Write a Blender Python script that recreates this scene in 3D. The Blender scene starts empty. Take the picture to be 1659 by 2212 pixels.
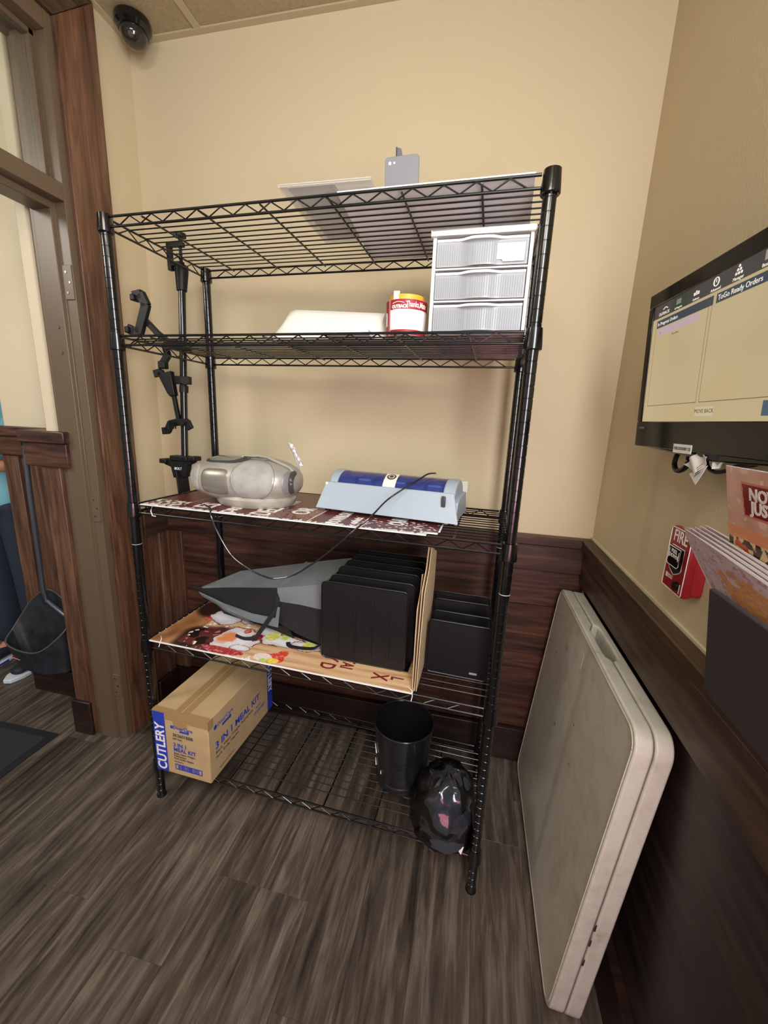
import bpy, bmesh, math, random
from mathutils import Vector, Matrix, noise
random.seed(7)
C = bpy.context.scene.collection
SC = bpy.context.scene
PI = math.pi
V = Vector

# ---------------------------------------------------------------- camera
cam_d = bpy.data.cameras.new('camera'); cam = bpy.data.objects.new('camera', cam_d); C.objects.link(cam)
_r = V((0.97492, 0.21849, 0.04003)).normalized()
CAM_R = (0.9750, 0.2180, 0.0402); CAM_U = (-0.0868, 0.2087, 0.9741); CAM_F = (-0.2040, 0.9532, -0.2224)
f = V(CAM_F).normalized(); rr = V(CAM_R); rr = (rr - f*rr.dot(f)).normalized(); uu = rr.cross(f)
m = Matrix.Identity(4)
for i in range(3):
    m[i][0] = rr[i]; m[i][1] = uu[i]; m[i][2] = -f[i]
m.translation = V((1.3215, -1.5251, 1.3452))
cam.matrix_world = m
cam_d.sensor_fit = 'HORIZONTAL'; cam_d.sensor_width = 36.0; cam_d.lens = 876.99/1659*36
cam_d.clip_start = 0.01
SC.camera = cam

# ---------------------------------------------------------------- world, lights, exposure
w = bpy.data.worlds.new('world'); SC.world = w; w.use_nodes = True
w.node_tree.nodes['Background'].inputs[0].default_value = (0.80, 0.87, 1.0, 1)
w.node_tree.nodes['Background'].inputs[1].default_value = 0.40
def area(name, loc, target, size, size_y, power, col):
    l = bpy.data.lights.new(name, 'AREA'); l.shape = 'RECTANGLE'; l.size = size; l.size_y = size_y
    l.energy = power; l.color = col
    o = bpy.data.objects.new(name, l); C.objects.link(o); o.location = loc
    o.rotation_euler = (V(target)-V(loc)).to_track_quat('-Z', 'Y').to_euler()
    return o
area('ceiling_panel_light', (1.0, -2.1, 2.55), (0.6, -0.6, 0.8), 0.9, 0.6, 24, (1.0, 0.95, 0.86))
area('daylight_side_window', (1.73, -1.62, 1.55), (0.10, -0.55, 1.25), 0.75, 1.3, 55, (0.97, 0.98, 1.0))
area('red_tint_light', (1.50, -2.3, 0.90), (1.60, -0.2, 0.95), 0.7, 0.5, 7, (1.0, 0.30, 0.38))  # red-pink lamp added out of view to tint the right side; no sign modelled
area('dining_room_light', (-1.1, -1.6, 2.5), (-0.5, -0.2, 1.2), 0.8, 0.8, 30, (1.0, 0.96, 0.88))
SC.view_settings.view_transform = 'Standard'; SC.view_settings.look = 'None'
SC.view_settings.gamma = 1.0; SC.view_settings.use_curve_mapping = False
SC.view_settings.exposure = 0.05

# ---------------------------------------------------------------- helpers
def lin(c):
    return tuple(((x/12.92) if x <= 0.04045 else ((x+0.055)/1.055)**2.4) for x in c)
def rgb(r, g, b): return lin((r/255, g/255, b/255))
MATS = {}
def mat(name, col, rough=0.5, metal=0.0, bump=0.0, bscale=200, vary=0.0, vscale=8, alpha=1, trans=0, coat=0, spec=0.5, emit=0):
    m = bpy.data.materials.new(name); m.use_nodes = True; nt = m.node_tree; b = nt.nodes['Principled BSDF']
    b.inputs['Base Color'].default_value = (*col, 1); b.inputs['Roughness'].default_value = rough
    b.inputs['Metallic'].default_value = metal; b.inputs['Specular IOR Level'].default_value = spec
    b.inputs['Alpha'].default_value = alpha; b.inputs['Transmission Weight'].default_value = trans
    b.inputs['Coat Weight'].default_value = coat
    if emit:
        b.inputs['Emission Color'].default_value = (*col, 1); b.inputs['Emission Strength'].default_value = emit
    if bump or vary:
        tc = nt.nodes.new('ShaderNodeTexCoord')
    if bump:
        n = nt.nodes.new('ShaderNodeTexNoise'); n.inputs['Scale'].default_value = bscale; n.inputs['Detail'].default_value = 3
        bp = nt.nodes.new('ShaderNodeBump'); bp.inputs['Strength'].default_value = bump; bp.inputs['Distance'].default_value = 0.002
        nt.links.new(tc.outputs['Object'], n.inputs['Vector']); nt.links.new(n.outputs[0], bp.inputs['Height'])
        nt.links.new(bp.outputs[0], b.inputs['Normal'])
    if vary:
        n = nt.nodes.new('ShaderNodeTexNoise'); n.inputs['Scale'].default_value = vscale; n.inputs['Detail'].default_value = 6
        r = nt.nodes.new('ShaderNodeValToRGB')
        r.color_ramp.elements[0].position = 0.3; r.color_ramp.elements[1].position = 0.7
        r.color_ramp.elements[0].color = (*[x*(1-vary) for x in col], 1)
        r.color_ramp.elements[1].color = (*[min(1, x*(1+vary*0.6)) for x in col], 1)
        nt.links.new(tc.outputs['Object'], n.inputs['Vector']); nt.links.new(n.outputs[0], r.inputs[0])
        nt.links.new(r.outputs[0], b.inputs['Base Color'])
    MATS[name] = m
    return m
def wood(name, dark, mid, light, axis='z', scale=1.0, rough=0.42, contrast=1.0, var=0.14):
    """grain runs along axis; offsets differ per object"""
    m = bpy.data.materials.new(name); m.use_nodes = True; nt = m.node_tree; b = nt.nodes['Principled BSDF']
    L = nt.links.new
    tc = nt.nodes.new('ShaderNodeTexCoord'); oi = nt.nodes.new('ShaderNodeObjectInfo')
    mp = nt.nodes.new('ShaderNodeMapping'); k = {'x': (2.0, 24, 24), 'y': (24, 2.2, 24), 'z': (24, 24, 2.0)}[axis]
    mp.inputs['Scale'].default_value = tuple(a*scale for a in k)
    mul = nt.nodes.new('ShaderNodeMath'); mul.operation = 'MULTIPLY'; mul.inputs[1].default_value = 57.0
    L(oi.outputs['Random'], mul.inputs[0])
    add = nt.nodes.new('ShaderNodeVectorMath'); add.operation = 'ADD'
    L(tc.outputs['Object'], add.inputs[0]); L(mul.outputs[0], add.inputs[1]); L(add.outputs[0], mp.inputs[0])
    n = nt.nodes.new('ShaderNodeTexNoise'); n.inputs['Scale'].default_value = 1.0; n.inputs['Detail'].default_value = 8
    n.inputs['Roughness'].default_value = 0.62; n.inputs['Distortion'].default_value = 0.9
    L(mp.outputs[0], n.inputs['Vector'])
    # fine pores
    mp2 = nt.nodes.new('ShaderNodeMapping'); mp2.inputs['Scale'].default_value = tuple(a*scale*6 for a in k); L(add.outputs[0], mp2.inputs[0])
    n2 = nt.nodes.new('ShaderNodeTexNoise'); n2.inputs['Scale'].default_value = 1.0; n2.inputs['Detail'].default_value = 3; L(mp2.outputs[0], n2.inputs['Vector'])
    # slow cathedral figure
    mp3 = nt.nodes.new('ShaderNodeMapping'); mp3.inputs['Scale'].default_value = tuple(a*scale*0.22 for a in k); L(add.outputs[0], mp3.inputs[0])
    n3 = nt.nodes.new('ShaderNodeTexNoise'); n3.inputs['Scale'].default_value = 1.0; n3.inputs['Detail'].default_value = 2; L(mp3.outputs[0], n3.inputs['Vector'])
    fr = nt.nodes.new('ShaderNodeMath'); fr.operation = 'MULTIPLY'; fr.inputs[1].default_value = 9.0; L(n3.outputs[0], fr.inputs[0])
    fr2 = nt.nodes.new('ShaderNodeMath'); fr2.operation = 'PINGPONG'; fr2.inputs[1].default_value = 0.5; L(fr.outputs[0], fr2.inputs[0])
    mx = nt.nodes.new('ShaderNodeMath'); mx.operation = 'MULTIPLY_ADD'; mx.inputs[1].default_value = 0.30; L(fr2.outputs[0], mx.inputs[0]); L(n.outputs[0], mx.inputs[2])
    mx2 = nt.nodes.new('ShaderNodeMath'); mx2.operation = 'MULTIPLY_ADD'; mx2.inputs[1].default_value = 0.25; L(n2.outputs[0], mx2.inputs[0]); L(mx.outputs[0], mx2.inputs[2])
    cr = nt.nodes.new('ShaderNodeValToRGB'); e = cr.color_ramp.elements
    c0 = 0.70
    e[0].position = c0-0.20/contrast; e[0].color = (*dark, 1); e[1].position = c0+0.20/contrast; e[1].color = (*light, 1)
    mm = e.new(c0); mm.color = (*mid, 1)
    L(mx2.outputs[0], cr.inputs[0])
    # each piece a little lighter or darker
    hv = nt.nodes.new('ShaderNodeHueSaturation'); mr = nt.nodes.new('ShaderNodeMapRange')
    mr.inputs[3].default_value = 1-var; mr.inputs[4].default_value = 1+var
    L(oi.outputs['Random'], mr.inputs[0]); L(mr.outputs[0], hv.inputs['Value']); L(cr.outputs[0], hv.inputs['Color'])
    L(hv.outputs[0], b.inputs['Base Color'])
    b.inputs['Roughness'].default_value = rough
    bp = nt.nodes.new('ShaderNodeBump'); bp.inputs['Strength'].default_value = 0.25; bp.inputs['Distance'].default_value = 0.001
    L(n2.outputs[0], bp.inputs['Height']); L(bp.outputs[0], b.inputs['Normal'])
    MATS[name] = m
    return m
def colmat(name, rough=0.4, emit=0.0, coat=0.0):
    """flat print: colour comes from the sheet's own colour attribute"""
    m = bpy.data.materials.new(name); m.use_nodes = True; nt = m.node_tree; b = nt.nodes['Principled BSDF']
    a = nt.nodes.new('ShaderNodeAttribute'); a.attribute_name = 'print'
    nt.links.new(a.outputs['Color'], b.inputs['Base Color']); b.inputs['Roughness'].default_value = rough
    b.inputs['Coat Weight'].default_value = coat
    if emit:
        nt.links.new(a.outputs['Color'], b.inputs['Emission Color']); b.inputs['Emission Strength'].default_value = emit
        b.inputs['Base Color'].default_value = (0, 0, 0, 1)
        nt.links.remove(b.inputs['Base Color'].links[0])
        b.inputs['Base Color'].default_value = (0.02, 0.02, 0.02, 1)
    return m

class MB:
    def __init__(s): s.bm = bmesh.new()
    def box(s, c, size, R=None):
        M = Matrix.Translation(V(c)) @ (R.to_4x4() if R else Matrix.Identity(4)) @ Matrix.Diagonal((*size, 1))
        bmesh.ops.create_cube(s.bm, size=1, matrix=M); return s
    def bx(s, x0, x1, y0, y1, z0, z1):
        return s.box(((x0+x1)/2, (y0+y1)/2, (z0+z1)/2), (abs(x1-x0), abs(y1-y0), abs(z1-z0)))
    def cyl(s, p0, p1, r, seg=12, r2=None):
        p0, p1 = V(p0), V(p1); d = p1-p0
        M = Matrix.Translation((p0+p1)/2) @ d.to_track_quat('Z', 'Y').to_matrix().to_4x4()
        bmesh.ops.create_cone(s.bm, cap_ends=True, segments=seg, radius1=r, radius2=r if r2 is None else r2, depth=d.length, matrix=M); return s
    def tube(s, pts, r, seg=8, closed=False):
        pts = [V(p) for p in pts]; n = len(pts); rings = []
        up = V((0.13, 0.27, 0.95)).normalized()
        for i, p in enumerate(pts):
            a = pts[(i-1) % n] if (closed or i > 0) else p; b = pts[(i+1) % n] if (closed or i < n-1) else p
            t = (b-a).normalized(); x = t.cross(up)
            if x.length < 1e-3: x = t.cross(V((1, 0, 0)))
            x.normalize(); y = t.cross(x); ri = r[i] if isinstance(r, (list, tuple)) else r
            rings.append([s.bm.verts.new(p + x*math.cos(2*PI*k/seg)*ri + y*math.sin(2*PI*k/seg)*ri) for k in range(seg)])
        for i in range(n if closed else n-1):
            A, B = rings[i], rings[(i+1) % n]
            for k in range(seg):
                s.bm.faces.new((A[k], A[(k+1) % seg], B[(k+1) % seg], B[k]))
        if not closed:
            s.bm.faces.new(rings[0][::-1]); s.bm.faces.new(rings[-1])
        return s
    def lathe(s, prof, seg=32, c=(0, 0, 0), sx=1, sy=1, close=True):
        c = V(c); rings = []
        for r, z in prof:
            rings.append([s.bm.verts.new(c+V((r*sx*math.cos(2*PI*k/seg), r*sy*math.sin(2*PI*k/seg), z))) for k in range(seg)])
        for A, B in zip(rings, rings[1:]):
            for k in range(seg): s.bm.faces.new((A[k], A[(k+1) % seg], B[(k+1) % seg], B[k]))
        if close:
            s.bm.faces.new(rings[0][::-1]); s.bm.faces.new(rings[-1])
        return s
    def prism(s, outline, axis, a, b):
        """outline: 2D points in the two other axes (cyclic order), extruded from a to b along axis"""
        def P(u, v, t):
            return {'x': (t, u, v), 'y': (u, t, v), 'z': (u, v, t)}[axis]
        A = [s.bm.verts.new(P(u, v, a)) for u, v in outline]; B = [s.bm.verts.new(P(u, v, b)) for u, v in outline]
        n = len(A)
        s.bm.faces.new(A[::-1]); s.bm.faces.new(B)
        for k in range(n): s.bm.faces.new((A[k], A[(k+1) % n], B[(k+1) % n], B[k]))
        return s
    def sheet(s, grid, th=0.0):
        """grid of 3D points [i][j]; given thickness along the normal"""
        ni, nj = len(grid), len(grid[0])
        G = [[V(p) for p in row] for row in grid]
        N = [[None]*nj for _ in range(ni)]
        for i in range(ni):
            for j in range(nj):
                du = G[min(i+1, ni-1)][j]-G[max(i-1, 0)][j]; dv = G[i][min(j+1, nj-1)]-G[i][max(j-1, 0)]
                nn = du.cross(dv); N[i][j] = nn.normalized() if nn.length > 1e-12 else V((0, 0, 1))
        T = [[s.bm.verts.new(G[i][j]+N[i][j]*th*0.5) for j in range(nj)] for i in range(ni)]
        B = [[s.bm.verts.new(G[i][j]-N[i][j]*th*0.5) for j in range(nj)] for i in range(ni)]
        for i in range(ni-1):
            for j in range(nj-1):
                s.bm.faces.new((T[i][j], T[i+1][j], T[i+1][j+1], T[i][j+1]))
                s.bm.faces.new((B[i][j], B[i][j+1], B[i+1][j+1], B[i+1][j]))
        edge = [(i, 0) for i in range(ni)] + [(ni-1, j) for j in range(1, nj)] + [(i, nj-1) for i in range(ni-2, -1, -1)] + [(0, j) for j in range(nj-2, 0, -1)]
        for q in range(len(edge)):
            (a, b), (c, d) = edge[q], edge[(q+1) % len(edge)]
            s.bm.faces.new((T[a][b], B[a][b], B[c][d], T[c][d]))
        return s
    def build(s, name, m, parent=None, bevel=0, seg=2, smooth=True, sub=0, ang=35):
        bmesh.ops.recalc_face_normals(s.bm, faces=s.bm.faces)
        me = bpy.data.meshes.new(name); s.bm.to_mesh(me); s.bm.free()
        o = bpy.data.objects.new(name, me); C.objects.link(o)
        if m is not None: me.materials.append(m)
        if parent is not None: o.parent = parent
        if smooth:
            me.polygons.foreach_set('use_smooth', [True]*len(me.polygons))
            try: me.set_sharp_from_angle(angle=math.radians(ang))
            except Exception: pass
        if bevel:
            md = o.modifiers.new('bevel', 'BEVEL'); md.width = bevel; md.segments = seg; md.limit_method = 'ANGLE'; md.angle_limit = math.radians(30)
        if sub:
            md = o.modifiers.new('sub', 'SUBSURF'); md.levels = sub; md.render_levels = sub
        return o
def tag(o, label=None, cat=None, group=None, kind=None):
    if label: o['label'] = label
    if cat: o['category'] = cat
    if group: o['group'] = group
    if kind: o['kind'] = kind
    return o
def thing(name, label, cat, loc=(0, 0, 0), rz=0, group=None):
    o = bpy.data.objects.new(name, None); C.objects.link(o); o.location = loc; o.rotation_euler = (0, 0, rz)
    o.empty_display_size = 0.05
    return tag(o, label, cat, group)
def struct(name, mb, m, parent=None, **k):
    o = mb.build(name, m, parent, **k)
    if parent is None: o['kind'] = 'structure'
    return o
def text(name, body, size, m, parent, loc, xdir, ydir, align='LEFT', ext=0.0002, sx=1.0, bold=0.0, shear=0.0):
    """lettering as a thin raised print; xdir = reading direction, ydir = up of the letters"""
    cu = bpy.data.curves.new(name, 'FONT'); cu.body = body; cu.size = size; cu.align_x = align; cu.align_y = 'CENTER'
    cu.extrude = ext; cu.offset = bold; cu.shear = shear; cu.resolution_u = 3
    tmp = bpy.data.objects.new(name, cu); C.objects.link(tmp)
    dg = bpy.context.evaluated_depsgraph_get(); me = bpy.data.meshes.new_from_object(tmp.evaluated_get(dg))
    bpy.data.objects.remove(tmp); bpy.data.curves.remove(cu)
    o = bpy.data.objects.new(name, me); C.objects.link(o); me.materials.clear(); me.materials.append(m)
    o.parent = parent
    X = V(xdir).normalized(); Y = V(ydir); Y = (Y-X*Y.dot(X)).normalized(); Z = X.cross(Y)
    M = Matrix.Identity(4)
    for i in range(3): M[i][0] = X[i]*sx; M[i][1] = Y[i]; M[i][2] = Z[i]
    M.translation = V(loc); o.matrix_local = M
    return o
def painted(name, m, parent, P, nx, ny, fn, thick=0.0):
    """flat print: P(u,v) gives the 3D point, fn(u,v) the sRGB colour of the ink"""
    me = bpy.data.meshes.new(name)
    vs = [tuple(P(i/nx, j/ny)) for j in range(ny+1) for i in range(nx+1)]
    fs = [(j*(nx+1)+i, j*(nx+1)+i+1, (j+1)*(nx+1)+i+1, (j+1)*(nx+1)+i) for j in range(ny) for i in range(nx)]
    me.from_pydata(vs, [], fs)
    ca = me.color_attributes.new('print', 'FLOAT_COLOR', 'CORNER')
    buf = []
    for j in range(ny):
        for i in range(nx):
            c = lin(fn((i+.5)/nx, (j+.5)/ny)); buf += [c[0], c[1], c[2], 1.0]*4
    ca.data.foreach_set('color', buf)
    me.materials.append(m)
    o = bpy.data.objects.new(name, me); C.objects.link(o); o.parent = parent
    return o
def nz(x, y, s=1.0, o=0.0): return noise.noise(V((x*s+o, y*s-o, o*1.7)))

# ---------------------------------------------------------------- materials
M_wall = mat('wall_paint', rgb(204, 189, 156), 0.75, bump=0.35, bscale=260)
M_wall2 = mat('wall_paint_dining', rgb(206, 194, 166), 0.8, bump=0.2, bscale=200)
M_ceil = mat('ceiling_tile', rgb(172, 156, 122), 0.9, bump=1.0, bscale=330, vary=0.12, vscale=120)
M_tbar = mat('ceiling_grid', rgb(186, 172, 140), 0.5)
M_oakz = wood('oak_vertical', rgb(50, 33, 25), rgb(90, 62, 46), rgb(124, 90, 68), 'z', 1.5, contrast=0.75)
M_oakx = wood('oak_along_x', rgb(36, 22, 18), rgb(70, 44, 34), rgb(102, 68, 50), 'x', 1.4, contrast=0.9)
M_oaky = wood('oak_along_y', rgb(40, 29, 22), rgb(66, 49, 37), rgb(88, 68, 52), 'y', 1.4, contrast=0.9)
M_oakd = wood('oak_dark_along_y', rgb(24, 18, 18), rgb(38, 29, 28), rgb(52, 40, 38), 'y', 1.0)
M_base = wood('dark_base', rgb(26, 14, 12), rgb(38, 22, 18), rgb(52, 32, 26), 'x', 1.0)
M_floor = wood('vinyl_plank', rgb(42, 37, 33), rgb(80, 71, 62), rgb(118, 107, 95), 'y', 1.4, rough=0.36, contrast=0.85, var=0.15)
M_metal = mat('brown_painted_metal', rgb(98, 82, 64), 0.38, bump=0.06, bscale=60)
M_glass = mat('glass', (0.95, 0.97, 0.95), 0.02, trans=1.0)
M_blk = mat('black_epoxy', rgb(9, 9, 10), 0.20, coat=0.4)
M_wire = mat('black_wire', rgb(10, 10, 11), 0.28, coat=0.2)
M_white = mat('white_plastic', rgb(226, 226, 222), 0.45)
M_paper = mat('white_paper', rgb(232, 230, 230), 0.7)
M_blkp = mat('black_plastic', rgb(13, 13, 14), 0.48, spec=0.35)
M_card = mat('cardboard', rgb(186, 160, 118), 0.8, vary=0.10, vscale=14)
M_tape = mat('packing_tape', rgb(166, 136, 92), 0.22, coat=0.5)
M_blue = mat('blue_print', rgb(36, 62, 176), 0.6)
M_ink = mat('dark_ink', rgb(40, 40, 60), 0.7)
M_wprint = mat('white_print', rgb(236, 234, 230), 0.6)
M_maroon = mat('maroon_print', rgb(122, 26, 34), 0.6)

# ================================================================= STRUCTURE
RW = 1.76; CZ = 2.60; YF = -3.2
floor = struct('floor', MB().bx(-3.2, 1.9, YF, 3.0, -0.06, -0.004), mat('subfloor', rgb(30, 24, 22), 0.8))
meshes = {}
x = -1.726 + 0.0
xs = []; k = 0
x0 = 0.074
while x0 > -2.2: x0 -= 0.15
while x0 < RW:
    xs.append(x0); x0 += 0.15
for i, xa in enumerate(xs):
    y = YF + random.uniform(-0.9, 0); 
    joints = {0.524: -0.92, 0.824: -0.702, 0.674: -1.35}
    for kx, jy in joints.items():
        if abs(kx-xa) < 0.01 : y = jy - 1.2*math.ceil((jy-YF)/1.2)
    if abs(xa-0.674) < .01: y = -0.702-1.2*3
    while y < 0.0 or (xa < -0.1 and y < 1.2):
        ya, yb = max(y, YF), min(y+1.2, (0.02 if xa > -0.15 else 1.25))
        if yb-ya > 0.02:
            xb = min(xa+0.15, RW)
            p = MB().bx(0.0002, xb-xa-0.0002, 0, yb-ya-0.0004, -0.006, 0).build('plank', M_floor, floor, bevel=0.0003, seg=1, smooth=False)
            p.location = (xa, ya, 0)
        y += 1.2
ceil = struct('ceiling', MB().bx(-3.2, 1.9, YF, 3.0, CZ+0.03, CZ+0.09), M_ceil)
gx = 0.29
for a in range(-1, 3):
    for b in range(0, 3):
        X0, X1 = max(0.0, gx+0.61*(a-1)+0.012) if a == 0 or a == -1 else gx+0.61*(a-1)+0.012, gx+0.61*a-0.012
        if a < 0: continue
        X0 = max(X0, 0.02); X1 = min(X1, RW-0.02)
        if X1-X0 < 0.02: continue
        t = MB().bx(X0, X1, -0.02-1.2*(b+1)+0.012, -0.02-1.2*b-0.0, CZ+0.004, CZ+0.02).build('ceiling_tile', M_ceil, ceil, bevel=0.003)
for a in range(0, 3):
    MB().bx(gx+0.61*a-0.012, gx+0.61*a+0.012, YF, -0.02, CZ, CZ+0.006).build('grid_runner', M_tbar, ceil)
for b in range(1, 3):
    MB().bx(0.02, RW-0.02, -0.02-1.2*b-0.012+0.006, -0.02-1.2*b+0.012+0.006, CZ-0.0005, CZ+0.006).build('grid_runner', M_tbar, ceil)
MB().bx(0, RW, -0.022, 0, CZ-0.001, CZ+0.005).build('edge_angle', M_tbar, ceil)
MB().bx(0, 0.022, YF, -0.022, CZ-0.001, CZ+0.005).build('edge_angle', M_tbar, ceil)
MB().bx(RW-0.022, RW, YF, -0.022, CZ-0.001, CZ+0.005).build('edge_angle', M_tbar, ceil)
MB().bx(-3.2, -0.16, YF, 3.0, CZ+0.0, CZ+0.01).build('dining_ceiling_panel', M_wall2, ceil)

# back wall
wb = struct('wall_back', MB().bx(-0.1, RW+0.12, 0.0, 0.12, 0, CZ+0.05), M_wall)
wr = struct('wall_right', MB().bx(RW, RW+0.12, YF, 0.0, 0, CZ+0.05), M_wall)
CAPZ = 0.959
# back wainscot: rail, cap, recessed horizontal boards, base
MB().bx(0.0, RW, -0.030, 0.0, 0.828, 0.925).build('wainscot_rail', M_oakx, wb, bevel=0.002)
MB().bx(0.0, RW, -0.040, 0.0, 0.925, CAPZ).build('wainscot_cap', M_oakx, wb, bevel=0.004)
zz = 0.150; hs = [0.135, 0.130, 0.142, 0.128, 0.143]
for h in hs:
    MB().bx(0.085, RW-0.012, -0.014, -0.002, zz+0.0004, zz+h-0.0004).build('wainscot_board', M_oakx, wb, bevel=0.0015, seg=1)
    zz += h
MB().bx(0.0, 0.085, -0.026, 0.0, 0.148, 0.828).build('wainscot_stile', M_oakz, wb, bevel=0.003)
struct('baseboard_back', MB().bx(0.0, RW, -0.034, -0.001, 0.0, 0.147), M_base, bevel=0.003)
# right wainscot
MB().bx(RW-0.030, RW, YF, -0.040, 0.800, 0.925).build('wainscot_rail', M_oaky, wr, bevel=0.002)
MB().bx(RW-0.042, RW, YF, -0.040, 0.925, CAPZ).build('wainscot_cap', M_oaky, wr, bevel=0.004)
for y0, y1 in ((-1.32, -0.05), (-2.6, -1.33), (YF, -2.61)):
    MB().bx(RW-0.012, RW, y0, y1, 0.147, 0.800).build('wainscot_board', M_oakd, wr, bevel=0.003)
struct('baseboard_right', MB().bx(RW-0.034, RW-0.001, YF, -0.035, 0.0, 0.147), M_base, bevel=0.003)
MB().bx(RW-0.006, RW+0.0, YF, -0.001, CAPZ, CAPZ+0.006).build('caulk_line', M_wall2, wr)
# outlet on back wall
ou = thing('wall_outlet', 'white wall outlet plate low on the back wall behind the grey tray device', 'outlet', (1.274, -0.001, 1.075))
MB().bx(-0.036, 0.036, -0.006, 0, -0.058, 0.058).build('cover_plate', M_white, ou, bevel=0.003)
for s in (-1, 1): MB().bx(-0.017, 0.017, -0.009, -0.006, s*0.026-0.014, s*0.026+0.014).build('socket', M_white, ou, bevel=0.002)

# left wall with door opening (y -0.345 .. -1.30)
DY0, DY1, DZ = -0.335, -1.30, 2.45
wl = struct('wall_left', MB().bx(-0.10, 0, -0.31, 0.0, 0, CZ+0.05).bx(-0.10, 0, YF, DY1-0.03, 0, CZ+0.05).bx(-0.10, 0, DY1-0.03, -0.31, DZ, CZ+0.05), M_wall)
MB().bx(0.0, 0.026, -0.160, 0.0, 0.83, 0.925).build('wainscot_rail', M_oaky, wl, bevel=0.002)
MB().bx(0.0, 0.034, -0.160, -0.040, 0.925, 0.945).build('wainscot_cap', M_oaky, wl, bevel=0.003)
MB().bx(0.0, 0.010, -0.166, -0.026, 0.147, 0.83).build('wainscot_board', M_oakz, wl, bevel=0.001)
MB().bx(0.0, 0.020, -0.080, -0.040, 0.147, 0.83).build('wainscot_stile', M_oakz, wl, bevel=0.003)
struct('baseboard_left', MB().bx(0.001, 0.030, -0.160, -0.035, 0, 0.147), M_base, bevel=0.003)
# wood casing
struct('trim_1', MB().prism([(-0.165, 0.0), (-0.310, 0.0), (-0.310, 2.45), (-0.165, 2.592)], 'x', 0.001, 0.022), M_oakz, bevel=0.003)
struct('trim_2', MB().prism([(-0.165, 2.593), (-0.310, 2.451), (DY1-0.03, 2.451), (DY1-0.165, 2.593)], 'x', 0.001, 0.022), M_oaky, bevel=0.003)
struct('trim_3', MB().prism([(DY1-0.165, 0.0), (DY1-0.03, 0.0), (DY1-0.03, 2.45), (DY1-0.165, 2.592)], 'x', 0.001, 0.022), M_oakz, bevel=0.003)
# metal door frame
dr = thing('door_1', 'brown painted metal door frame with glazed transom', 'door frame', (0, 0, 0)); del dr['category']; dr['kind'] = 'structure'
def jamb(sgn, yi):
    a = MB()
    # face, hinge rebate, stop, back rebate, in plan: x across the wall, y into the opening
    prof = [(0.010, yi+sgn*0.026), (0.010, yi), (-0.030, yi), (-0.034, yi-sgn*0.013), (-0.105, yi-sgn*0.013), (-0.105, yi), (-0.135, yi), (-0.135, yi+sgn*0.026)]
    a.prism(prof, 'z', 0, DZ); return a
jamb(1, DY0).build('jamb', M_metal, dr, bevel=0.002)
jamb(-1, DY1).build('jamb', M_metal, dr, bevel=0.002)
MB().bx(-0.135, 0.010, DY1, DY0, DZ-0.05, DZ).build('frame_head', M_metal, dr, bevel=0.002)
tz0, tz1 = 1.945, 2.015
pr = [(0.010, tz1), (0.010, tz0+0.02), (-0.030, tz0+0.02), (-0.034, tz0), (-0.105, tz0), (-0.105, tz0+0.02), (-0.135, tz0+0.02), (-0.135, tz1)]
b_ = MB(); A = [b_.bm.verts.new((p[0], DY0, p[1])) for p in pr]; B = [b_.bm.verts.new((p[0], DY1, p[1])) for p in pr]
b_.bm.faces.new(A[::-1]); b_.bm.faces.new(B)
for k in range(8): b_.bm.faces.new((A[k], A[(k+1) % 8], B[(k+1) % 8], B[k]))
b_.build('transom_bar', M_metal, dr, bevel=0.002)
bd = MB()
for z0, z1 in ((tz1, tz1+0.016), (DZ-0.066, DZ-0.05)): bd.bx(-0.06, -0.03, DY1, DY0, z0, z1)
bd.bx(-0.06, -0.03, DY0-0.016, DY0, tz1, DZ-0.05).bx(-0.06, -0.03, DY1, DY1+0.016, tz1, DZ-0.05)
bd.build('glazing_bead', M_metal, dr, bevel=0.002)
MB().bx(-0.050, -0.045, DY1, DY0, tz1, DZ-0.05).build('transom_glass', M_glass, dr)
for z0, z1 in ((1.685, 1.787), (0.935, 1.037), (0.200, 0.300)):
    hg = MB().bx(-0.026, 0.008, DY0-0.004, DY0+0.001, z0, z1).build('hinge_leaf', M_metal, dr, bevel=0.001)
    for kz in (0.2, 0.5, 0.8):
        MB().cyl((-0.010 + (0.008 if kz == .5 else -0.004), DY0-0.0055, z0+(z1-z0)*kz), (-0.010+(0.008 if kz == .5 else -0.004), DY0-0.003, z0+(z1-z0)*kz), 0.0035, 10).build('screw', mat('screw%d' % int(kz*10+z0*100), rgb(150, 140, 124), 0.3, 1.0), hg)
MB().cyl((-0.060, DY0-0.0155, 1.60), (-0.060, DY0-0.011, 1.60), 0.006, 12).build('anchor_screw', M_metal, dr)
MB().cyl((-0.060, DY0-0.0155, 1.52), (-0.060, DY0-0.011, 1.52), 0.006, 12).build('anchor_screw', M_metal, dr)

# dining side: pilaster by the door, recessed half wall, far wall and window
wd = struct('wall_dining', MB().bx(-0.180, -0.135, -0.345, 0.0, 1.25, CZ).bx(-0.62, -0.135, -0.17, -0.10, 1.25, CZ), M_wall2, bevel=0.006)
MB().bx(-0.215, -0.135, -0.350, -0.16, 0.0, 1.19).build('wainscot_post', M_oakz, wd, bevel=0.003)
MB().bx(-0.280, -0.075, -0.372, -0.16, 1.215, 1.257).build('wainscot_cap', M_oakx, wd, bevel=0.004)
MB().bx(-0.272, -0.080, -0.362, -0.16, 1.130, 1.215).build('wainscot_rail', M_oakx, wd, bevel=0.003)
MB().bx(-0.228, -0.136, -0.362, -0.16, 0.0, 0.155).build('plinth_block', M_base, wd, bevel=0.004)
MB().bx(-1.70, -0.280, -0.200, -0.155, 1.215, 1.255).build('wainscot_cap', M_oakx, wd, bevel=0.004)
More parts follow.
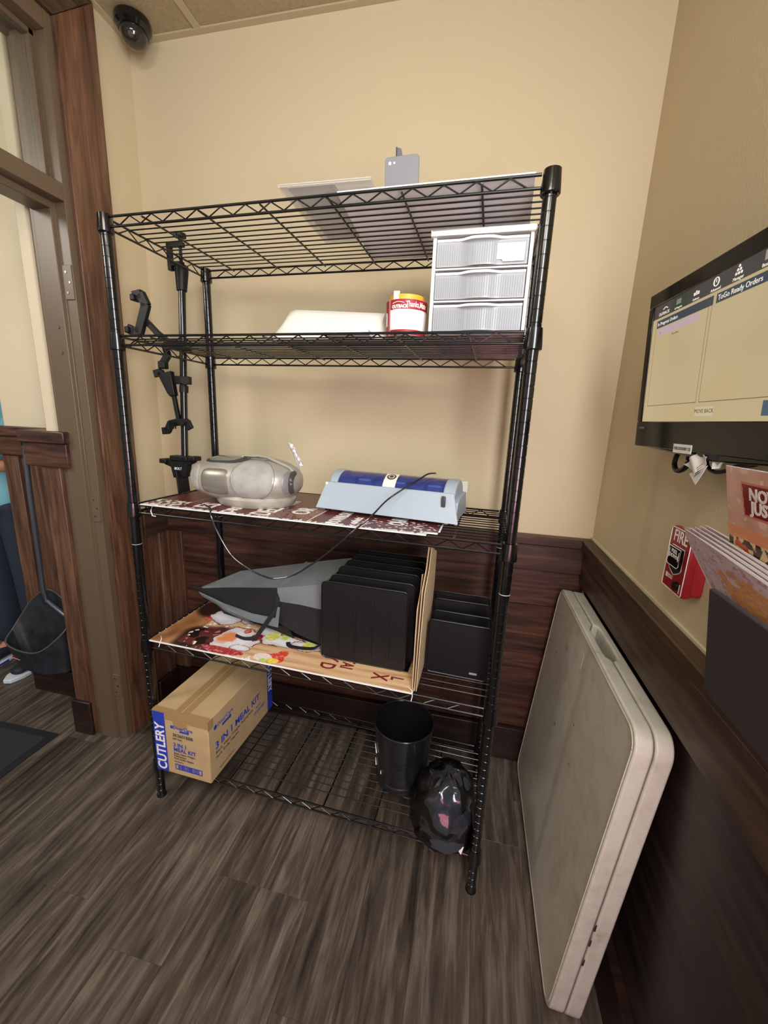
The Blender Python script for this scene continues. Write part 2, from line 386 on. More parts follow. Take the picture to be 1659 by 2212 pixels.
MB().bx(-1.70, -0.272, -0.188, -0.165, 1.135, 1.215).build('wainscot_rail', M_oakx, wd, bevel=0.003)
MB().bx(-0.64, -0.215, -0.165, -0.06, 0.0, 1.135).build('wainscot_board', M_oakz, wd, bevel=0.002)
MB().bx(-0.64, -0.560, -0.180, -0.06, 0.1, 1.135).build('wainscot_stile', M_oakz, wd, bevel=0.004)
MB().bx(-0.40, -0.310, -0.180, -0.06, 0.1, 1.135).build('wainscot_stile', M_oakz, wd, bevel=0.004)
MB().bx(-0.66, -0.215, -0.192, -0.06, 0.0, 0.130).build('baseboard', M_base, wd, bevel=0.004)
struct('wall_dining_far', MB().bx(-3.2, 0.0, 1.25, 1.35, 0, CZ), M_wall2)
struct('wall_dining_left', MB().bx(-3.25, -3.2, YF, 1.35, 0, CZ), M_wall2)
wn = thing('window_1', 'bright dining room window with dark blinds', 'window', (-1.75, 1.25, 0)); del wn['category']; wn['kind'] = 'structure'
MB().bx(-0.5, 0.5, -0.02, -0.012, 1.0, 2.1).build('window_pane', mat('daylit_pane', (0.9, 0.95, 1.0), 0.3, emit=1.5), wn)
MB().bx(-0.54, 0.54, -0.04, -0.005, 0.95, 1.0).bx(-0.54, 0.54, -0.04, -0.005, 2.1, 2.15).bx(-0.54, -0.5, -0.04, -0.005, 0.95, 2.15).bx(0.5, 0.54, -0.04, -0.005, 0.95, 2.15).build('window_frame', M_oakx, wn)
for k in range(18):
    MB().box((0, -0.05, 1.45+k*0.036), (1.0, 0.022, 0.003), Matrix.Rotation(0.5, 3, 'X')).build('blind_slat', M_blkp, wn)

# ================================================================= FLOOR MAT
mt = thing('floor_mat', 'dark charcoal doormat on the floor beyond the door', 'mat', (-0.277, -0.392, 0.0), 0.02)
MB().bx(-0.90, -0.03, -0.57, -0.03, 0.001, 0.006).build('pile', mat('mat_pile', rgb(40, 44, 52), 0.95, bump=1.0, bscale=500), mt)
mb = MB(); mb.bx(-0.93, 0, -0.03, 0, 0.0005, 0.004).bx(-0.93, 0, -0.60, -0.57, 0.0005, 0.004).bx(-0.03, 0, -0.57, -0.03, 0.0005, 0.004).bx(-0.93, -0.90, -0.57, -0.03, 0.0005, 0.004)
mb.build('rubber_edge', mat('mat_rubber', rgb(26, 29, 36), 0.6), mt)

# ================================================================= WIRE RACK
TH = 0.03459965; O = V((0.333, -0.519, 0)); EX = V((math.cos(TH), -math.sin(TH), 0)); EY = V((math.sin(TH), math.cos(TH), 0))
W, D = 1.0910, 0.3941; ZS = [1.8273, 1.5388, 1.0647, 0.6133, 0.1468]; DW = 0.0235
def RL(u, v, z=0.0): p = O+EX*u+EY*v; return V((p.x, p.y, z))
RZ = -TH
rack = thing('wire_shelf_rack', 'tall black five-tier wire shelving rack in front of the back wall', 'shelving', tuple(O), RZ)
prof = [(0.0, 0.006), (0.0135, 0.006)]
z = 0.03
while z < 1.80:
    prof += [(0.0135, z-0.0014), (0.0126, z-0.0006), (0.0126, z+0.0006), (0.0135, z+0.0014)]; z += 0.0254
prof += [(0.0135, 1.822), (0.012, 1.826), (0.0, 1.826)]
prof = [(max(r, 0.0005), z) for r, z in prof]
post0 = None; M_ring = mat('pale_ring', rgb(190, 196, 200), 0.4)
for (u, v) in ((0, 0), (W, 0), (0, D), (W, D)):
    if post0 is None:
        p = MB().lathe(prof, 18).build('post', M_blk, rack); post0 = p
        rg = MB().lathe([(0.0129, 0.941), (0.0138, 0.9412), (0.0138, 0.9426), (0.0129, 0.9428)], 18).build('marker_ring', M_ring, p)
        ft = MB().lathe([(0.004, 0.0), (0.016, 0.0), (0.016, 0.004), (0.012, 0.010), (0.004, 0.010)], 16).build('levelling_foot', M_blkp, p)
        cp = MB().lathe([(0.0136, 1.800), (0.0165, 1.804), (0.0168, 1.828), (0.013, 1.833), (0.0005, 1.834)], 18).build('end_cap', M_blkp, p)
    else:
        p = post0.copy(); C.objects.link(p); p.parent = rack
        for ch in post0.children:
            c = ch.copy(); C.objects.link(c); c.parent = p
    p.location = (u, v, 0)
e0 = 0.019
def zigzag(a, b, n, z_top, z_bot, side):
    pts = []; a, b = V(a), V(b)
    for k in range(2*n+1):
        t = (k)/(2*n); q = a.lerp(b, t); pts.append((q.x, q.y, z_bot if k % 2 == 0 else z_top))
    return pts
def make_shelf(z0):
    m_ = MB()
    for zt in (0, -DW):
        r = 0.0031
        m_.tube([(e0, 0, zt), (W-e0, 0, zt)], r, 8).tube([(e0, D, zt), (W-e0, D, zt)], r, 8)
        m_.tube([(0, e0, zt), (0, D-e0, zt)], r, 8).tube([(W, e0, zt), (W, D-e0, zt)], r, 8)
    s = m_.build('shelf_frame', M_wire, rack); s.location = (0, 0, z0)
    for (a, b, n) in (((0.045, 0, 0), (W-0.045, 0, 0), 15), ((0.045, D, 0), (W-0.045, D, 0), 15), ((0, 0.04, 0), (0, D-0.04, 0), 5), ((W, 0.04, 0), (W, D-0.04, 0), 5)):
        MB().tube(zigzag(a, b, n, -0.002, -DW+0.002, 0), 0.0019, 6).build('truss_wire', M_wire, s)
    d0 = None
    for k in range(12):
        v = 0.050+k*0.028
        if d0 is None: d = d0 = MB().tube([(0.003, 0, 0.0005), (W-0.003, 0, 0.0005)], 0.0018, 6).build('deck_wire', M_wire, s)
        else: d = d0.copy(); C.objects.link(d); d.parent = s
        d.location = (0, v, 0)
    r0 = None
    for k in range(6):
        if r0 is None: d = r0 = MB().tube([(0, 0.0, -0.0045), (0, D, -0.0045)], 0.0026, 6).build('cross_rib', M_wire, s)
        else: d = r0.copy(); C.objects.link(d); d.parent = s
        d.location = (0.113+0.1687*k, 0, 0)
    c0 = None
    for (u, v) in ((0, 0), (W, 0), (0, D), (W, D)):
        if c0 is None: d = c0 = MB().lathe([(0.0140, 0.007), (0.0168, 0.006), (0.0195, -0.030), (0.0195, -0.036), (0.0175, -0.038), (0.0140, -0.038)], 20).build('corner_collar', M_blk, s)
        else: d = c0.copy(); C.objects.link(d); d.parent = s
        d.location = (u, v, 0)
    return s
def dup_shelf(s, z0):
    n = s.copy(); C.objects.link(n); n.parent = rack; n.location = (0, 0, z0)
    for ch in s.children:
        c = ch.copy(); C.objects.link(c); c.parent = n
    return n
s0 = make_shelf(ZS[0])
for z0 in ZS[1:]: dup_shelf(s0, z0)
DK = 0.0026   # deck surface above nominal level

def at(u, v, z): return tuple(RL(u, v, z))
def rrect(w_, h_, r, n=5, x0=0, y0=0):
    pts = []
    for cx, cy, a0 in ((w_-r, r, -90), (w_-r, h_-r, 0), (r, h_-r, 90), (r, r, 180)):
        for k in range(n+1):
            a = math.radians(a0+90*k/n); pts.append((x0+cx+r*math.cos(a), y0+cy+r*math.sin(a)))
    return pts

# ================================================================= CARDBOARD BOX (bottom tier)
bx_ = thing('cardboard_box', 'long brown cardboard box with blue lettering on the bottom tier', 'box', at(0.027, -0.032, ZS[4]+DK), RZ)
BWd, BL_, BH = 0.212, 0.392, 0.236
MB().bx(0, BWd, 0, BL_, 0, BH).build('carton', M_card, bx_, bevel=0.003, seg=2)
MB().bx(0.002, BWd-0.002, 0.0015, BL_-0.002, BH, BH+0.0006).build('top_flap', M_card, bx_)
MB().bx(BWd*0.5-0.027, BWd*0.5+0.027, -0.0005, BL_, BH+0.0008, BH+0.0012).bx(BWd*0.5-0.027, BWd*0.5+0.027, -0.0012, -0.0006, BH-0.05, BH+0.001).build('tape_strip', M_tape, bx_)
MB().bx(0.0, BWd, -0.0009, -0.0005, BH-0.028, BH).bx(0.0, BWd, -0.0005, 0.018, BH+0.0006, BH+0.0010).bx(BWd, BWd+0.0006, -0.0005, 0.026, BH-0.035, BH-0.001).build('tape_strip', M_tape, bx_)
MB().bx(BWd*0.5-0.0006, BWd*0.5+0.0006, 0.012, BL_, BH+0.0012, BH+0.0018).build('seam', mat('card_edge', rgb(214, 192, 148), 0.8), bx_)
MB().bx(0.001, 0.047, -0.0011, -0.0006, 0.002, BH-0.004).build('blue_band', M_blue, bx_)
X_, Z_ = (1, 0, 0), (0, 0, 1)
text('printed_text', 'CUTLERY', 0.050, M_wprint, bx_, (0.026, -0.0014, 0.008), (0, 0, 1), (-1, 0, 0), sx=0.86, bold=0.0012)
yf = -0.0012
text('printed_text', 'DinerCare', 0.017, M_blue, bx_, (0.079, yf, BH-0.050), X_, Z_, bold=0.0002)
MB().bx(0.103, 0.128, yf-0.0002, yf+0.0003, BH-0.065, BH-0.058).build('logo_bar', M_blue, bx_)
MB().cyl((0.074, yf+0.0003, BH-0.050), (0.074, yf-0.0002, BH-0.050), 0.0060, 16).build('logo_disc', M_blue, bx_)
MB().cyl((0.134, yf+0.0003, BH-0.061), (0.134, yf-0.0002, BH-0.061), 0.0050, 16).build('logo_disc', M_blue, bx_)
text('printed_text', '3KS601BBB', 0.0165, M_ink, bx_, (0.074, yf, BH-0.080), X_, Z_, bold=0.0001)
text('printed_text', '600 Kits', 0.0105, M_ink, bx_, (0.074, yf, BH-0.094), X_, Z_)
text('printed_text', '3 IN 1', 0.0205, M_blue, bx_, (0.074, yf, BH-0.118), X_, Z_, bold=0.0003)
text('printed_text', 'MEAL KIT', 0.0205, M_blue, bx_, (0.074, yf, BH-0.136), X_, Z_, bold=0.0003)
text('printed_text', 'Black, Heavy Weight,', 0.0105, M_ink, bx_, (0.074, yf, BH-0.151), X_, Z_, sx=0.92)
text('printed_text', 'Polystyrene,', 0.0105, M_ink, bx_, (0.074, yf, BH-0.161), X_, Z_, sx=0.92)
text('printed_text', 'Fork, Knife, Napkin', 0.0105, M_ink, bx_, (0.074, yf, BH-0.171), X_, Z_, sx=0.92)
text('printed_text', 'Distributed by', 0.006, M_ink, bx_, (0.074, yf, BH-0.183), X_, Z_)
bc = MB(); bc.bx(0.076, 0.180, yf-0.0002, yf+0.0003, 0.022, 0.0245).bx(0.076, 0.180, yf-0.0002, yf+0.0003, 0.041, 0.0435).bx(0.076, 0.0785, yf-0.0002, yf+0.0003, 0.022, 0.0435).bx(0.1775, 0.180, yf-0.0002, yf+0.0003, 0.022, 0.0435)
random.seed(3); xx = 0.086
while xx < 0.170:
    ww = random.choice((0.0009, 0.0016, 0.0024)); bc.bx(xx, xx+ww, yf-0.0002, yf+0.0003, 0.0245, 0.041); xx += ww+random.choice((0.0009, 0.0014, 0.002))
bc.build('barcode', M_blue, bx_)
xs_ = BWd+0.0004; Yd = (0, 1, 0)
MB().bx(BWd+0.0002, BWd+0.0008, BL_-0.036, BL_-0.001, 0.003, BH-0.004).build('blue_band', M_blue, bx_)
text('printed_text', 'CUTLERY', 0.038, M_wprint, bx_, (BWd+0.001, BL_-0.018, BH-0.008), (0, 0, -1), (0, 1, 0), sx=0.9, bold=0.001)
text('printed_text', '3 IN 1 MEAL KIT', 0.036, M_blue, bx_, (xs_, 0.030, 0.118), Yd, Z_, bold=0.0008, sx=1.05)
text('printed_text', 'Black, Heavy Weight, Polystyrene,', 0.0160, M_ink, bx_, (xs_, 0.030, 0.092), Yd, Z_, sx=1.0)
text('printed_text', 'Fork, Knife, Napkin', 0.0160, M_ink, bx_, (xs_, 0.030, 0.074), Yd, Z_, sx=1.0)
text('printed_text', 'DinerCare', 0.020, M_blue, bx_, (xs_, 0.044, 0.190), Yd, Z_)
MB().bx(xs_-0.0004, xs_+0.0002, 0.070, 0.104, 0.168, 0.177).build('logo_bar', M_blue, bx_)
MB().cyl((xs_-0.0004, 0.035, 0.190), (xs_+0.0002, 0.035, 0.190), 0.008, 16).build('logo_disc', M_blue, bx_)
MB().cyl((xs_-0.0004, 0.112, 0.173), (xs_+0.0002, 0.112, 0.173), 0.007, 16).build('logo_disc', M_blue, bx_)
text('printed_text', '3KS601BBB', 0.016, M_blue, bx_, (xs_, 0.255, 0.062), Yd, Z_)
text('printed_text', '600 Kits', 0.010, M_blue, bx_, (xs_, 0.270, 0.082), Yd, Z_)
text('printed_text', 'Distributed by Dinercare', 0.008, M_ink, bx_, (xs_, 0.045, 0.022), Yd, Z_)

# ================================================================= WASTE BIN
bn = thing('waste_bin', 'round glossy black metal waste bin with scuffs on the bottom tier', 'waste bin', at(0.832, 0.186, ZS[4]+DK), RZ)
M_bin = mat('black_enamel', rgb(30, 31, 34), 0.28, metal=0.3, coat=0.3)
MB().lathe([(0.002, 0.004), (0.086, 0.0), (0.088, 0.003), (0.088, 0.020), (0.084, 0.026), (0.098, 0.218), (0.0965, 0.218), (0.082, 0.028), (0.002, 0.012)], 48).build('bucket', M_bin, bn)
pts = [(0.0985*math.cos(a*PI/20), 0.0985*math.sin(a*PI/20), 0.218) for a in range(40)]
MB().tube(pts, 0.0028, 8, closed=True).build('rolled_rim', M_bin, bn)
for (a, z0, z1, da) in ((-2.55, 0.115, 0.145, 0.10), (-2.25, 0.055, 0.068, 0.0), (-2.75, 0.05, 0.075, 0.05)):
    r0 = 0.0868+0.0146*(z0-0.026)/0.19; r1 = 0.0868+0.0146*(z1-0.026)/0.19
    MB().tube([(r1*math.cos(a-da), r1*math.sin(a-da), z1), (r0*math.cos(a), r0*math.sin(a), z0)], [0.0008, 0.0018], 6).build('scuff', M_wprint, bn)

# ================================================================= CAP IN PLASTIC BAG
cb = thing('baseball_cap', 'black baseball cap bagged in clear plastic beside the waste bin', 'cap', at(1.006, 0.078, ZS[4]+DK), RZ)
M_cap = mat('black_twill', rgb(38, 42, 50), 0.8, bump=0.5, bscale=900)
mb = MB(); grid = []
for i in range(13):
    ph = i/12*PI/2; row = []
    for k in range(29):
        a = 2*PI*k/28; r = math.cos(ph)**0.75
        row.append((0.075*r*math.cos(a), 0.084*r*math.sin(a)+0.01*math.sin(ph), 0.052+0.108*math.sin(ph)**0.95))
    grid.append(row)
mb.sheet(grid, 0.002); crown = mb.build('crown', M_cap, cb)
for k in range(6):
    a = PI/6+k*PI/3+0.4
    MB().tube([(0.0762*math.cos(a)*math.cos(t)**0.75, 0.0852*math.sin(a)*math.cos(t)**0.75+0.01*math.sin(t), 0.053+0.1085*math.sin(t)**0.95) for t in [j*PI/2/8 for j in range(9)][:-1]], 0.0009, 5).build('seam', mat('cap_seam%d' % k, rgb(60, 62, 68), 0.8), crown)
MB().lathe([(0.0005, 0.1600), (0.006, 0.1600), (0.005, 0.1640), (0.0005, 0.1655)], 12, c=(0, 0.01, 0)).build('button', M_cap, cb)
g = []
for i in range(9):
    t = i/8; row = []
    for k in range(13):
        a = PI+PI*k/12; R0 = 0.076; 
        x_ = math.cos(a)*R0*(1-0.08*t); y_ = math.sin(a)*(0.084)-0.058*t*math.sin(-a)
        row.append((x_, y_, 0.052-0.018*t-0.020*t*(x_/R0)**2))
    g.append(row)
MB().sheet(g, 0.003).build('brim', M_cap, cb)
MB().box((0.028, 0.000, 0.150), (0.016, 0.016, 0.0012), Matrix.Rotation(0.45, 3, 'Y') @ Matrix.Rotation(0.6, 3, 'Z')).build('sticker', M_wprint, cb)
M_film = bpy.data.materials.new('clear_film'); M_film.use_nodes = True
_t = M_film.node_tree; _t.nodes.clear(); _o = _t.nodes.new('ShaderNodeOutputMaterial'); _m = _t.nodes.new('ShaderNodeMixShader'); _f = _t.nodes.new('ShaderNodeFresnel'); _f.inputs[0].default_value = 1.45
_tr = _t.nodes.new('ShaderNodeBsdfTransparent'); _tr.inputs[0].default_value = (0.93, 0.94, 0.96, 1); _g = _t.nodes.new('ShaderNodeBsdfGlossy'); _g.inputs['Roughness'].default_value = 0.12
_t.links.new(_f.outputs[0], _m.inputs[0]); _t.links.new(_tr.outputs[0], _m.inputs[1]); _t.links.new(_g.outputs[0], _m.inputs[2]); _t.links.new(_m.outputs[0], _o.inputs[0])
g = []
for i in range(25):
    t = i/24; row = []
    for k in range(41):
        a = 2*PI*k/40
        ph = t*PI/2*0.97
        rx = 0.108*math.cos(ph)**0.8+0.001; ry = (0.094 if math.sin(a) > 0 else 0.118)*math.cos(ph)**0.6+0.001
        n_ = noise.noise(V((math.cos(a)*3, math.sin(a)*3, t*5)))*0.012+noise.noise(V((math.cos(a)*9, math.sin(a)*9, t*12)))*0.004
        cx_ = -0.012
        xx_ = cx_+(rx+n_)*math.cos(a)
        row.append((min(xx_, 0.070+0.004*math.sin(9*t)), (ry+n_)*math.sin(a)+0.012*t, 0.002+0.168*math.sin(ph)**1.15+n_*0.5*math.cos(ph)))
    g.append(row)
MB().sheet(g, 0.0003).build('plastic_bag', M_film, cb)
for k, (a, b, c) in enumerate((((0.005, -0.118, 0.022), (0.020, -0.112, 0.030), (0.026, -0.116, 0.012)), ((0.034, -0.110, 0.022), (0.052, -0.104, 0.030), (0.046, -0.112, 0.010)))):
    q = MB(); vs = [q.bm.verts.new(p) for p in (a, b, c)]; vs2 = [q.bm.verts.new((p[0], p[1]+0.0008, p[2])) for p in (a, b, c)]
    q.bm.faces.new(vs); q.bm.faces.new(vs2[::-1])
    for j in range(3): q.bm.faces.new((vs[j], vs[(j+1) % 3], vs2[(j+1) % 3], vs2[j]))
    q.build('crinkled_label', M_wprint, cb)

# ================================================================= POSTER ON FOURTH TIER
M_print = colmat('poster_ink', 0.18, coat=0.25)
def smooth(a, b, x):
    t = max(0, min(1, (x-a)/(b-a))); return t*t*(3-2*t)
def mix(a, b, t): return tuple(x*(1-t)+y*t for x, y in zip(a, b))
def h(r, g, b): return (r/255, g/255, b/255)
def food(u, v):
    c = mix(h(202, 160, 116), h(228, 196, 156), 0.5+0.5*nz(u*2, v*10, 3, 1))
    c = mix(c, h(170, 120, 78), 0.5*smooth(0.1, 0.5, nz(u, v*4, 4, 3)))
    n1 = nz(u*2.6, v, 4, 7)*0.05
    if u < 0.12: c = mix(h(128, 84, 50), h(190, 142, 96), 0.5+0.5*nz(u*8, v*2, 3, 2))
    d = math.hypot((u-0.20)/0.13, (v-0.18)/0.33)+n1*4
    c = mix(h(34, 16, 14), c, smooth(0.75, 1.1, d))
    d = math.hypot((u-0.07)/0.09, (v-0.86)/0.30)+n1*4
    c = mix(h(44, 22, 16), c, smooth(0.6, 1.0, d))
    if 0.1 < u < 0.42 and nz(u*22, v*8, 3, 5) > 0.42: c = h(240, 236, 232)
    d = math.hypot((u-0.235)/0.030, (v-0.22)/0.16)+n1*3
    if nz(u*12, v*5, 2, 8) > 0.05 and 0.10 < u < 0.30 and v < 0.45: c = mix(c, h(136, 60, 62), 0.6)
    for cu, cv, ru, rv in ((0.165, 0.72, 0.085, 0.17), (0.30, 0.30, 0.095, 0.24), (0.275, 0.78, 0.045, 0.16), (0.47, 0.42, 0.10, 0.12), (0.40, 0.58, 0.05, 0.14), (0.345, 0.16, 0.04, 0.06), (0.57, 0.40, 0.06, 0.10)):
        d = math.hypot((u-cu)/ru, (v-cv)/rv)+nz(u*9, v*4, 3, cu*9)*0.30
        if d < 0.9: c = mix(h(232, 232, 238), h(214, 206, 208), smooth(0.4, 0.9, d))
        elif d < 1.0: c = mix(c, h(90, 40, 40), 0.7)
    d = math.hypot((u-0.262)/0.045, (v-0.30)/0.15)+nz(u*9, v*4, 4, 3)*0.4
    c = mix(h(226, 142, 92), c, smooth(0.5, 1.0, d))
    for cu, cv, ru, rv, col in ((0.365, 0.40, 0.022, 0.08, (150, 28, 30)), (0.31, 0.49, 0.016, 0.05, (190, 70, 60)), (0.10, 0.60, 0.014, 0.04, (200, 60, 60)),
                                (0.49, 0.10, 0.045, 0.085, (206, 62, 40)), (0.455, 0.085, 0.035, 0.07, (236, 214, 208)), (0.515, 0.20, 0.020, 0.06, (212, 70, 44)),
                                (0.50, 0.055, 0.020, 0.045, (240, 208, 60)), (0.47, 0.035, 0.018, 0.03, (180, 206, 70)), (0.45, 0.80, 0.05, 0.08, (190, 82, 44)), (0.39, 0.88, 0.035, 0.09, (150, 34, 34)),
                                (0.295, 0.06, 0.085, 0.06, (168, 52, 56)), (0.58, 0.42, 0.028, 0.10, (204, 206, 92)), (0.42, 0.48, 0.030, 0.09, (214, 214, 110)), (0.47, 0.50, 0.018, 0.06, (196, 204, 84)), (0.50, 0.70, 0.022, 0.07, (226, 228, 140))):
        d = math.hypot((u-cu)/ru, (v-cv)/rv)+nz(u*16, v*6, 3, cu*5)*0.18
        if d < 1: c = mix(h(*col), mix(h(*col), (1, 1, 1), 0.4), smooth(-0.2, 0.6, nz(u*30, v*12, 3, 4)))
    return c
p4 = thing('food_poster', 'glossy food photo poster lying under the black mesh sorter', 'poster', at(0.014, -0.006, ZS[3]+DK), RZ)
PW, PD = 0.868, 0.300
MB().bx(0, PW, 0, PD, 0, 0.0035).build('foam_board', M_paper, p4)
painted('printed_picture', M_print, p4, lambda a, b: V((0.001+a*(PW-0.002), 0.003+b*(PD-0.004), 0.0039)), 330, 110, food)
for s_, uu_, vv_, sz in (('Y D', 0.598, 0.098, 0.066), ('TAI', 0.655, 0.100, 0.054), ('X', 0.762, 0.058, 0.066), ('L', 0.812, 0.056, 0.050)):
    text('printed_text', s_, sz, M_maroon, p4, (uu_, vv_, 0.0042), (0, -1, 0), (1, 0, 0), bold=0.0015, sx=0.62)
for (a, b) in ((0.030, 0.02), (0.855, 0.012)):
    MB().tube([(a-0.008, b+0.010, 0.005), (a, b, 0.010), (a+0.010, b-0.008, 0.009), (a+0.014, b-0.020, 0.001), (a+0.012, b-0.024, -0.012)], 0.0014, 6).build('cable_tie', M_white, p4)

# ================================================================= MAROON SIGN ON THIRD TIER
def maroon(u, v):
    c = mix(h(84, 40, 38), h(104, 52, 46), 0.5+0.5*nz(u*6, v*3, 2, 3))
    if u > 0.36: c = mix(c, h(100, 40, 38), 0.5)
    e = v+0.05*nz(u*60, v*8, 2, 6)
    if e < 0.022+0.04*max(0, nz(u*7, 0, 2, 3)): c = h(232, 228, 226)
    if u > 0.72 and v < 0.30 and nz(u*30, v*14, 3, 2) > 0.30: c = h(226, 220, 218)
    if 0.42 < u < 0.60 and v < 0.36 and (math.sin((u*1.0+v*0.02)*900) > 0.55) and nz(u*20, v*20, 4, 9) > -0.1 and v < 0.55: c = mix(c, h(220, 210, 206), 0.75)
    if u < 0.14 and nz(u*25, v*10, 3, 1) > 0.05 and v < 0.22: c = h(230, 228, 226)
    if abs(u-0.605) < 0.0022: c = h(220, 212, 208)
    if abs(u-0.125-0.03*v) < 0.0022 and math.sin(v*160) > 0: c = h(200, 190, 186)
    return c
p3 = thing('maroon_sign', 'maroon and white lettered sign lying flat under the silver radio', 'sign', at(0.030, -0.004, ZS[2]+DK), RZ)
SW, SD = 0.890, 0.372
o_ = [(0, 0), (SW-0.030, 0), (SW-0.030, 0.022), (SW-0.004, 0.022), (SW-0.004, 0.045), (SW, 0.045), (SW, SD), (0, SD)]
MB().prism(o_, 'z', 0, 0.003).build('board', M_paper, p3)
def mar2(a, b):
    if a*SW > SW-0.034 and b*SD < 0.026: return h(232, 228, 226)
    return maroon(a, b)
pp = painted('printed_face', colmat('sign_ink', 0.35), p3, lambda a, b: V((a*(SW-0.005)+0.001, 0.001+b*(SD-0.002), 0.0034)), 380, 110, mar2)
bm = bmesh.new(); bm.from_mesh(pp.data)
bmesh.ops.delete(bm, geom=[f_ for f_ in bm.faces if f_.calc_center_median().x > SW-0.031 and f_.calc_center_median().y < 0.023], context='FACES'); bm.to_mesh(pp.data); bm.free()
for s_, uu_, vv_, sz, sx_ in (('DELIVERY', 0.385, 0.018, 0.085, 0.62), ('OR', 0.480, 0.070, 0.075, 0.8), ('DOWNLOAD', 0.606, 0.010, 0.050, 0.50), ('OUTBACK', 0.660, 0.030, 0.022, 0.7), ('OUR APP', 0.770, 0.060, 0.062, 0.6), ('ES', 0.190, 0.030, 0.085, 0.8), ('ORDER', 0.285, 0.005, 0.05, 0.8)):
    text('printed_text', s_, sz, M_wprint, p3, (uu_, vv_, 0.0036), (0, 1, 0), (-1, 0, 0), bold=0.0012, sx=sx_)
MB().tube([(0.058, 0.006, 0.004), (0.050, -0.004, 0.006), (0.046, -0.010, -0.012), (0.052, -0.011, -0.026), (0.062, -0.010, -0.027)], 0.0014, 6).build('cable_tie', M_white, p3)

# ================================================================= SILVER RADIO
M_silver = mat('silver_plastic', rgb(166, 162, 152), 0.36, metal=0.25, vary=0.16, vscale=16)
M_grille = mat('speaker_grille', rgb(182, 182, 176), 0.6, metal=0.0, bump=1.0, bscale=1500, vary=0.16, vscale=30)
M_dkgrey = mat('dark_grey_plastic', rgb(60, 60, 60), 0.35)
M_panel = mat('grey_panel', rgb(128, 128, 126), 0.4, metal=0.2)
rd = thing('portable_radio', 'dusty silver CD radio cassette player with rounded ends', 'radio', at(0.296, 0.150, ZS[2]+DK+0.004), RZ+0.03)
A_, B_, C_ = 0.176, 0.108, 0.070
def surf(s, t, off=0.0):
    k = max(0.0, 1-abs(s)**2.7)**0.42
    ct_, st_ = math.cos(t), math.sin(t)
    y_ = -B_*k*(abs(ct_)**0.85)*(1 if ct_ > 0 else -1); z_ = C_*k*(abs(st_)**0.9)*(1 if st_ > 0 else -1)
    if z_ < 0: z_ *= 0.98
    p = V((A_*s, y_, z_+0.075)); n_ = V((s*0.25*abs(s), -ct_*0.8, st_)).normalized()
    return p+n_*off
def patch(f_, na, nb): return [[f_(i/na, j/nb) for j in range(nb+1)] for i in range(na+1)]
mb = MB(); rings = []
S_ = [math.sin(PI*(i/40-0.5)) for i in range(41)]
for s in S_[1:-1]: rings.append([mb.bm.verts.new(surf(s, 2*PI*k/40)) for k in range(40)])
for a, b in zip(rings, rings[1:]):
    for k in range(40): mb.bm.faces.new((a[k], a[(k+1) % 40], b[(k+1) % 40], b[k]))
mb.bm.faces.new(rings[0]); mb.bm.faces.new(rings[-1][::-1])
mb.build('body', M_silver, rd)
MB().lathe([(0.05, 0.0), (0.150, 0.0), (0.162, 0.010), (0.165, 0.024), (0.150, 0.036), (0.05, 0.04)], 40, sx=0.78, sy=0.56, c=(0.03, -0.004, 0)).build('base', M_silver, rd)
def disc(name, s0, t0, rs, rt, m_, off, n_=10, ex=2.6):
    mb = MB(); gr = []
    for i in range(n_+1):
        row = []
        for k in range(33):
            a = 2*PI*k/32; r = i/n_; ca, sa = math.cos(a), math.sin(a)
            q = r/((abs(ca)**ex+abs(sa)**ex)**(1/ex))
            row.append(surf(s0+rs*q*ca, t0+rt*q*sa, off*(1-0.5*r**4) if r < 1 else -0.001))
        gr.append(row)
    mb.sheet(gr, 0.0006); return mb.build(name, m_, rd)
disc('speaker_grille', 0.40, 0.24, 0.34, 0.98, M_grille, 0.0030, ex=2.6)
disc('speaker_grille', -0.78, 0.12, 0.17, 0.85, M_grille, 0.0025)
disc('cassette_door', -0.27, 0.02, 0.27, 0.55, mat('door_silver', rgb(140, 136, 126), 0.3, metal=0.45), 0.0022, ex=6)
disc('cd_lid', -0.22, 1.34, 0.44, 0.50, M_dkgrey, 0.0030)
disc('cd_window', -0.26, 1.30, 0.34, 0.36, mat('smoked_window', rgb(120, 118, 108), 0.15, coat=0.8), 0.0048)
disc('end_panel', 0.905, 0.15, 0.055, 0.95, M_panel, 0.004)
ed = MB(); g = patch(lambda a, b: surf(0.79+0.10*a, -0.55+2.0*b, 0.003), 4, 14)
MB().tube([surf(0.952, -0.70+1.85*k/14, 0.005) for k in range(15)], 0.0085, 8).build('handle', M_dkgrey, rd)
MB().tube([surf(0.952, 1.12, 0.006), surf(0.88, 1.22, 0.008), surf(0.55, 1.30, 0.010), surf(0.30, 1.42, 0.008), surf(0.05, 1.25, 0.007)], 0.0045, 8).build('handle', M_silver, rd)
MB().tube([surf(0.10, 1.22-0.0, 0.006), surf(0.30, 1.20, 0.007), surf(0.52, 1.28, 0.008)], 0.003, 6).build('trim_strip', mat('chrome', rgb(210, 212, 214), 0.15, metal=1), rd)
for a, b in (((0.30, 0), (0, 0)),):
    MB().tube([surf(0.40+0.355*math.cos(k*PI/16), 0.24+1.0*math.sin(k*PI/16), 0.001) for k in range(32)], 0.0014, 6, closed=True).build('seam', M_panel, rd)
foil = []
for i in range(13):
    t = i/12
    foil.append([(0.132+0.030*(1-t)-0.010*t - 0.012*math.sin(0)+ (0.007+0.004*noise.noise(V((i*1.3, k, 0))))*math.cos(2*PI*k/10), 0.045+(0.006+0.004*noise.noise(V((i, k*1.7, 3))))*math.sin(2*PI*k/10), 0.122+0.068*t) for k in range(11)])
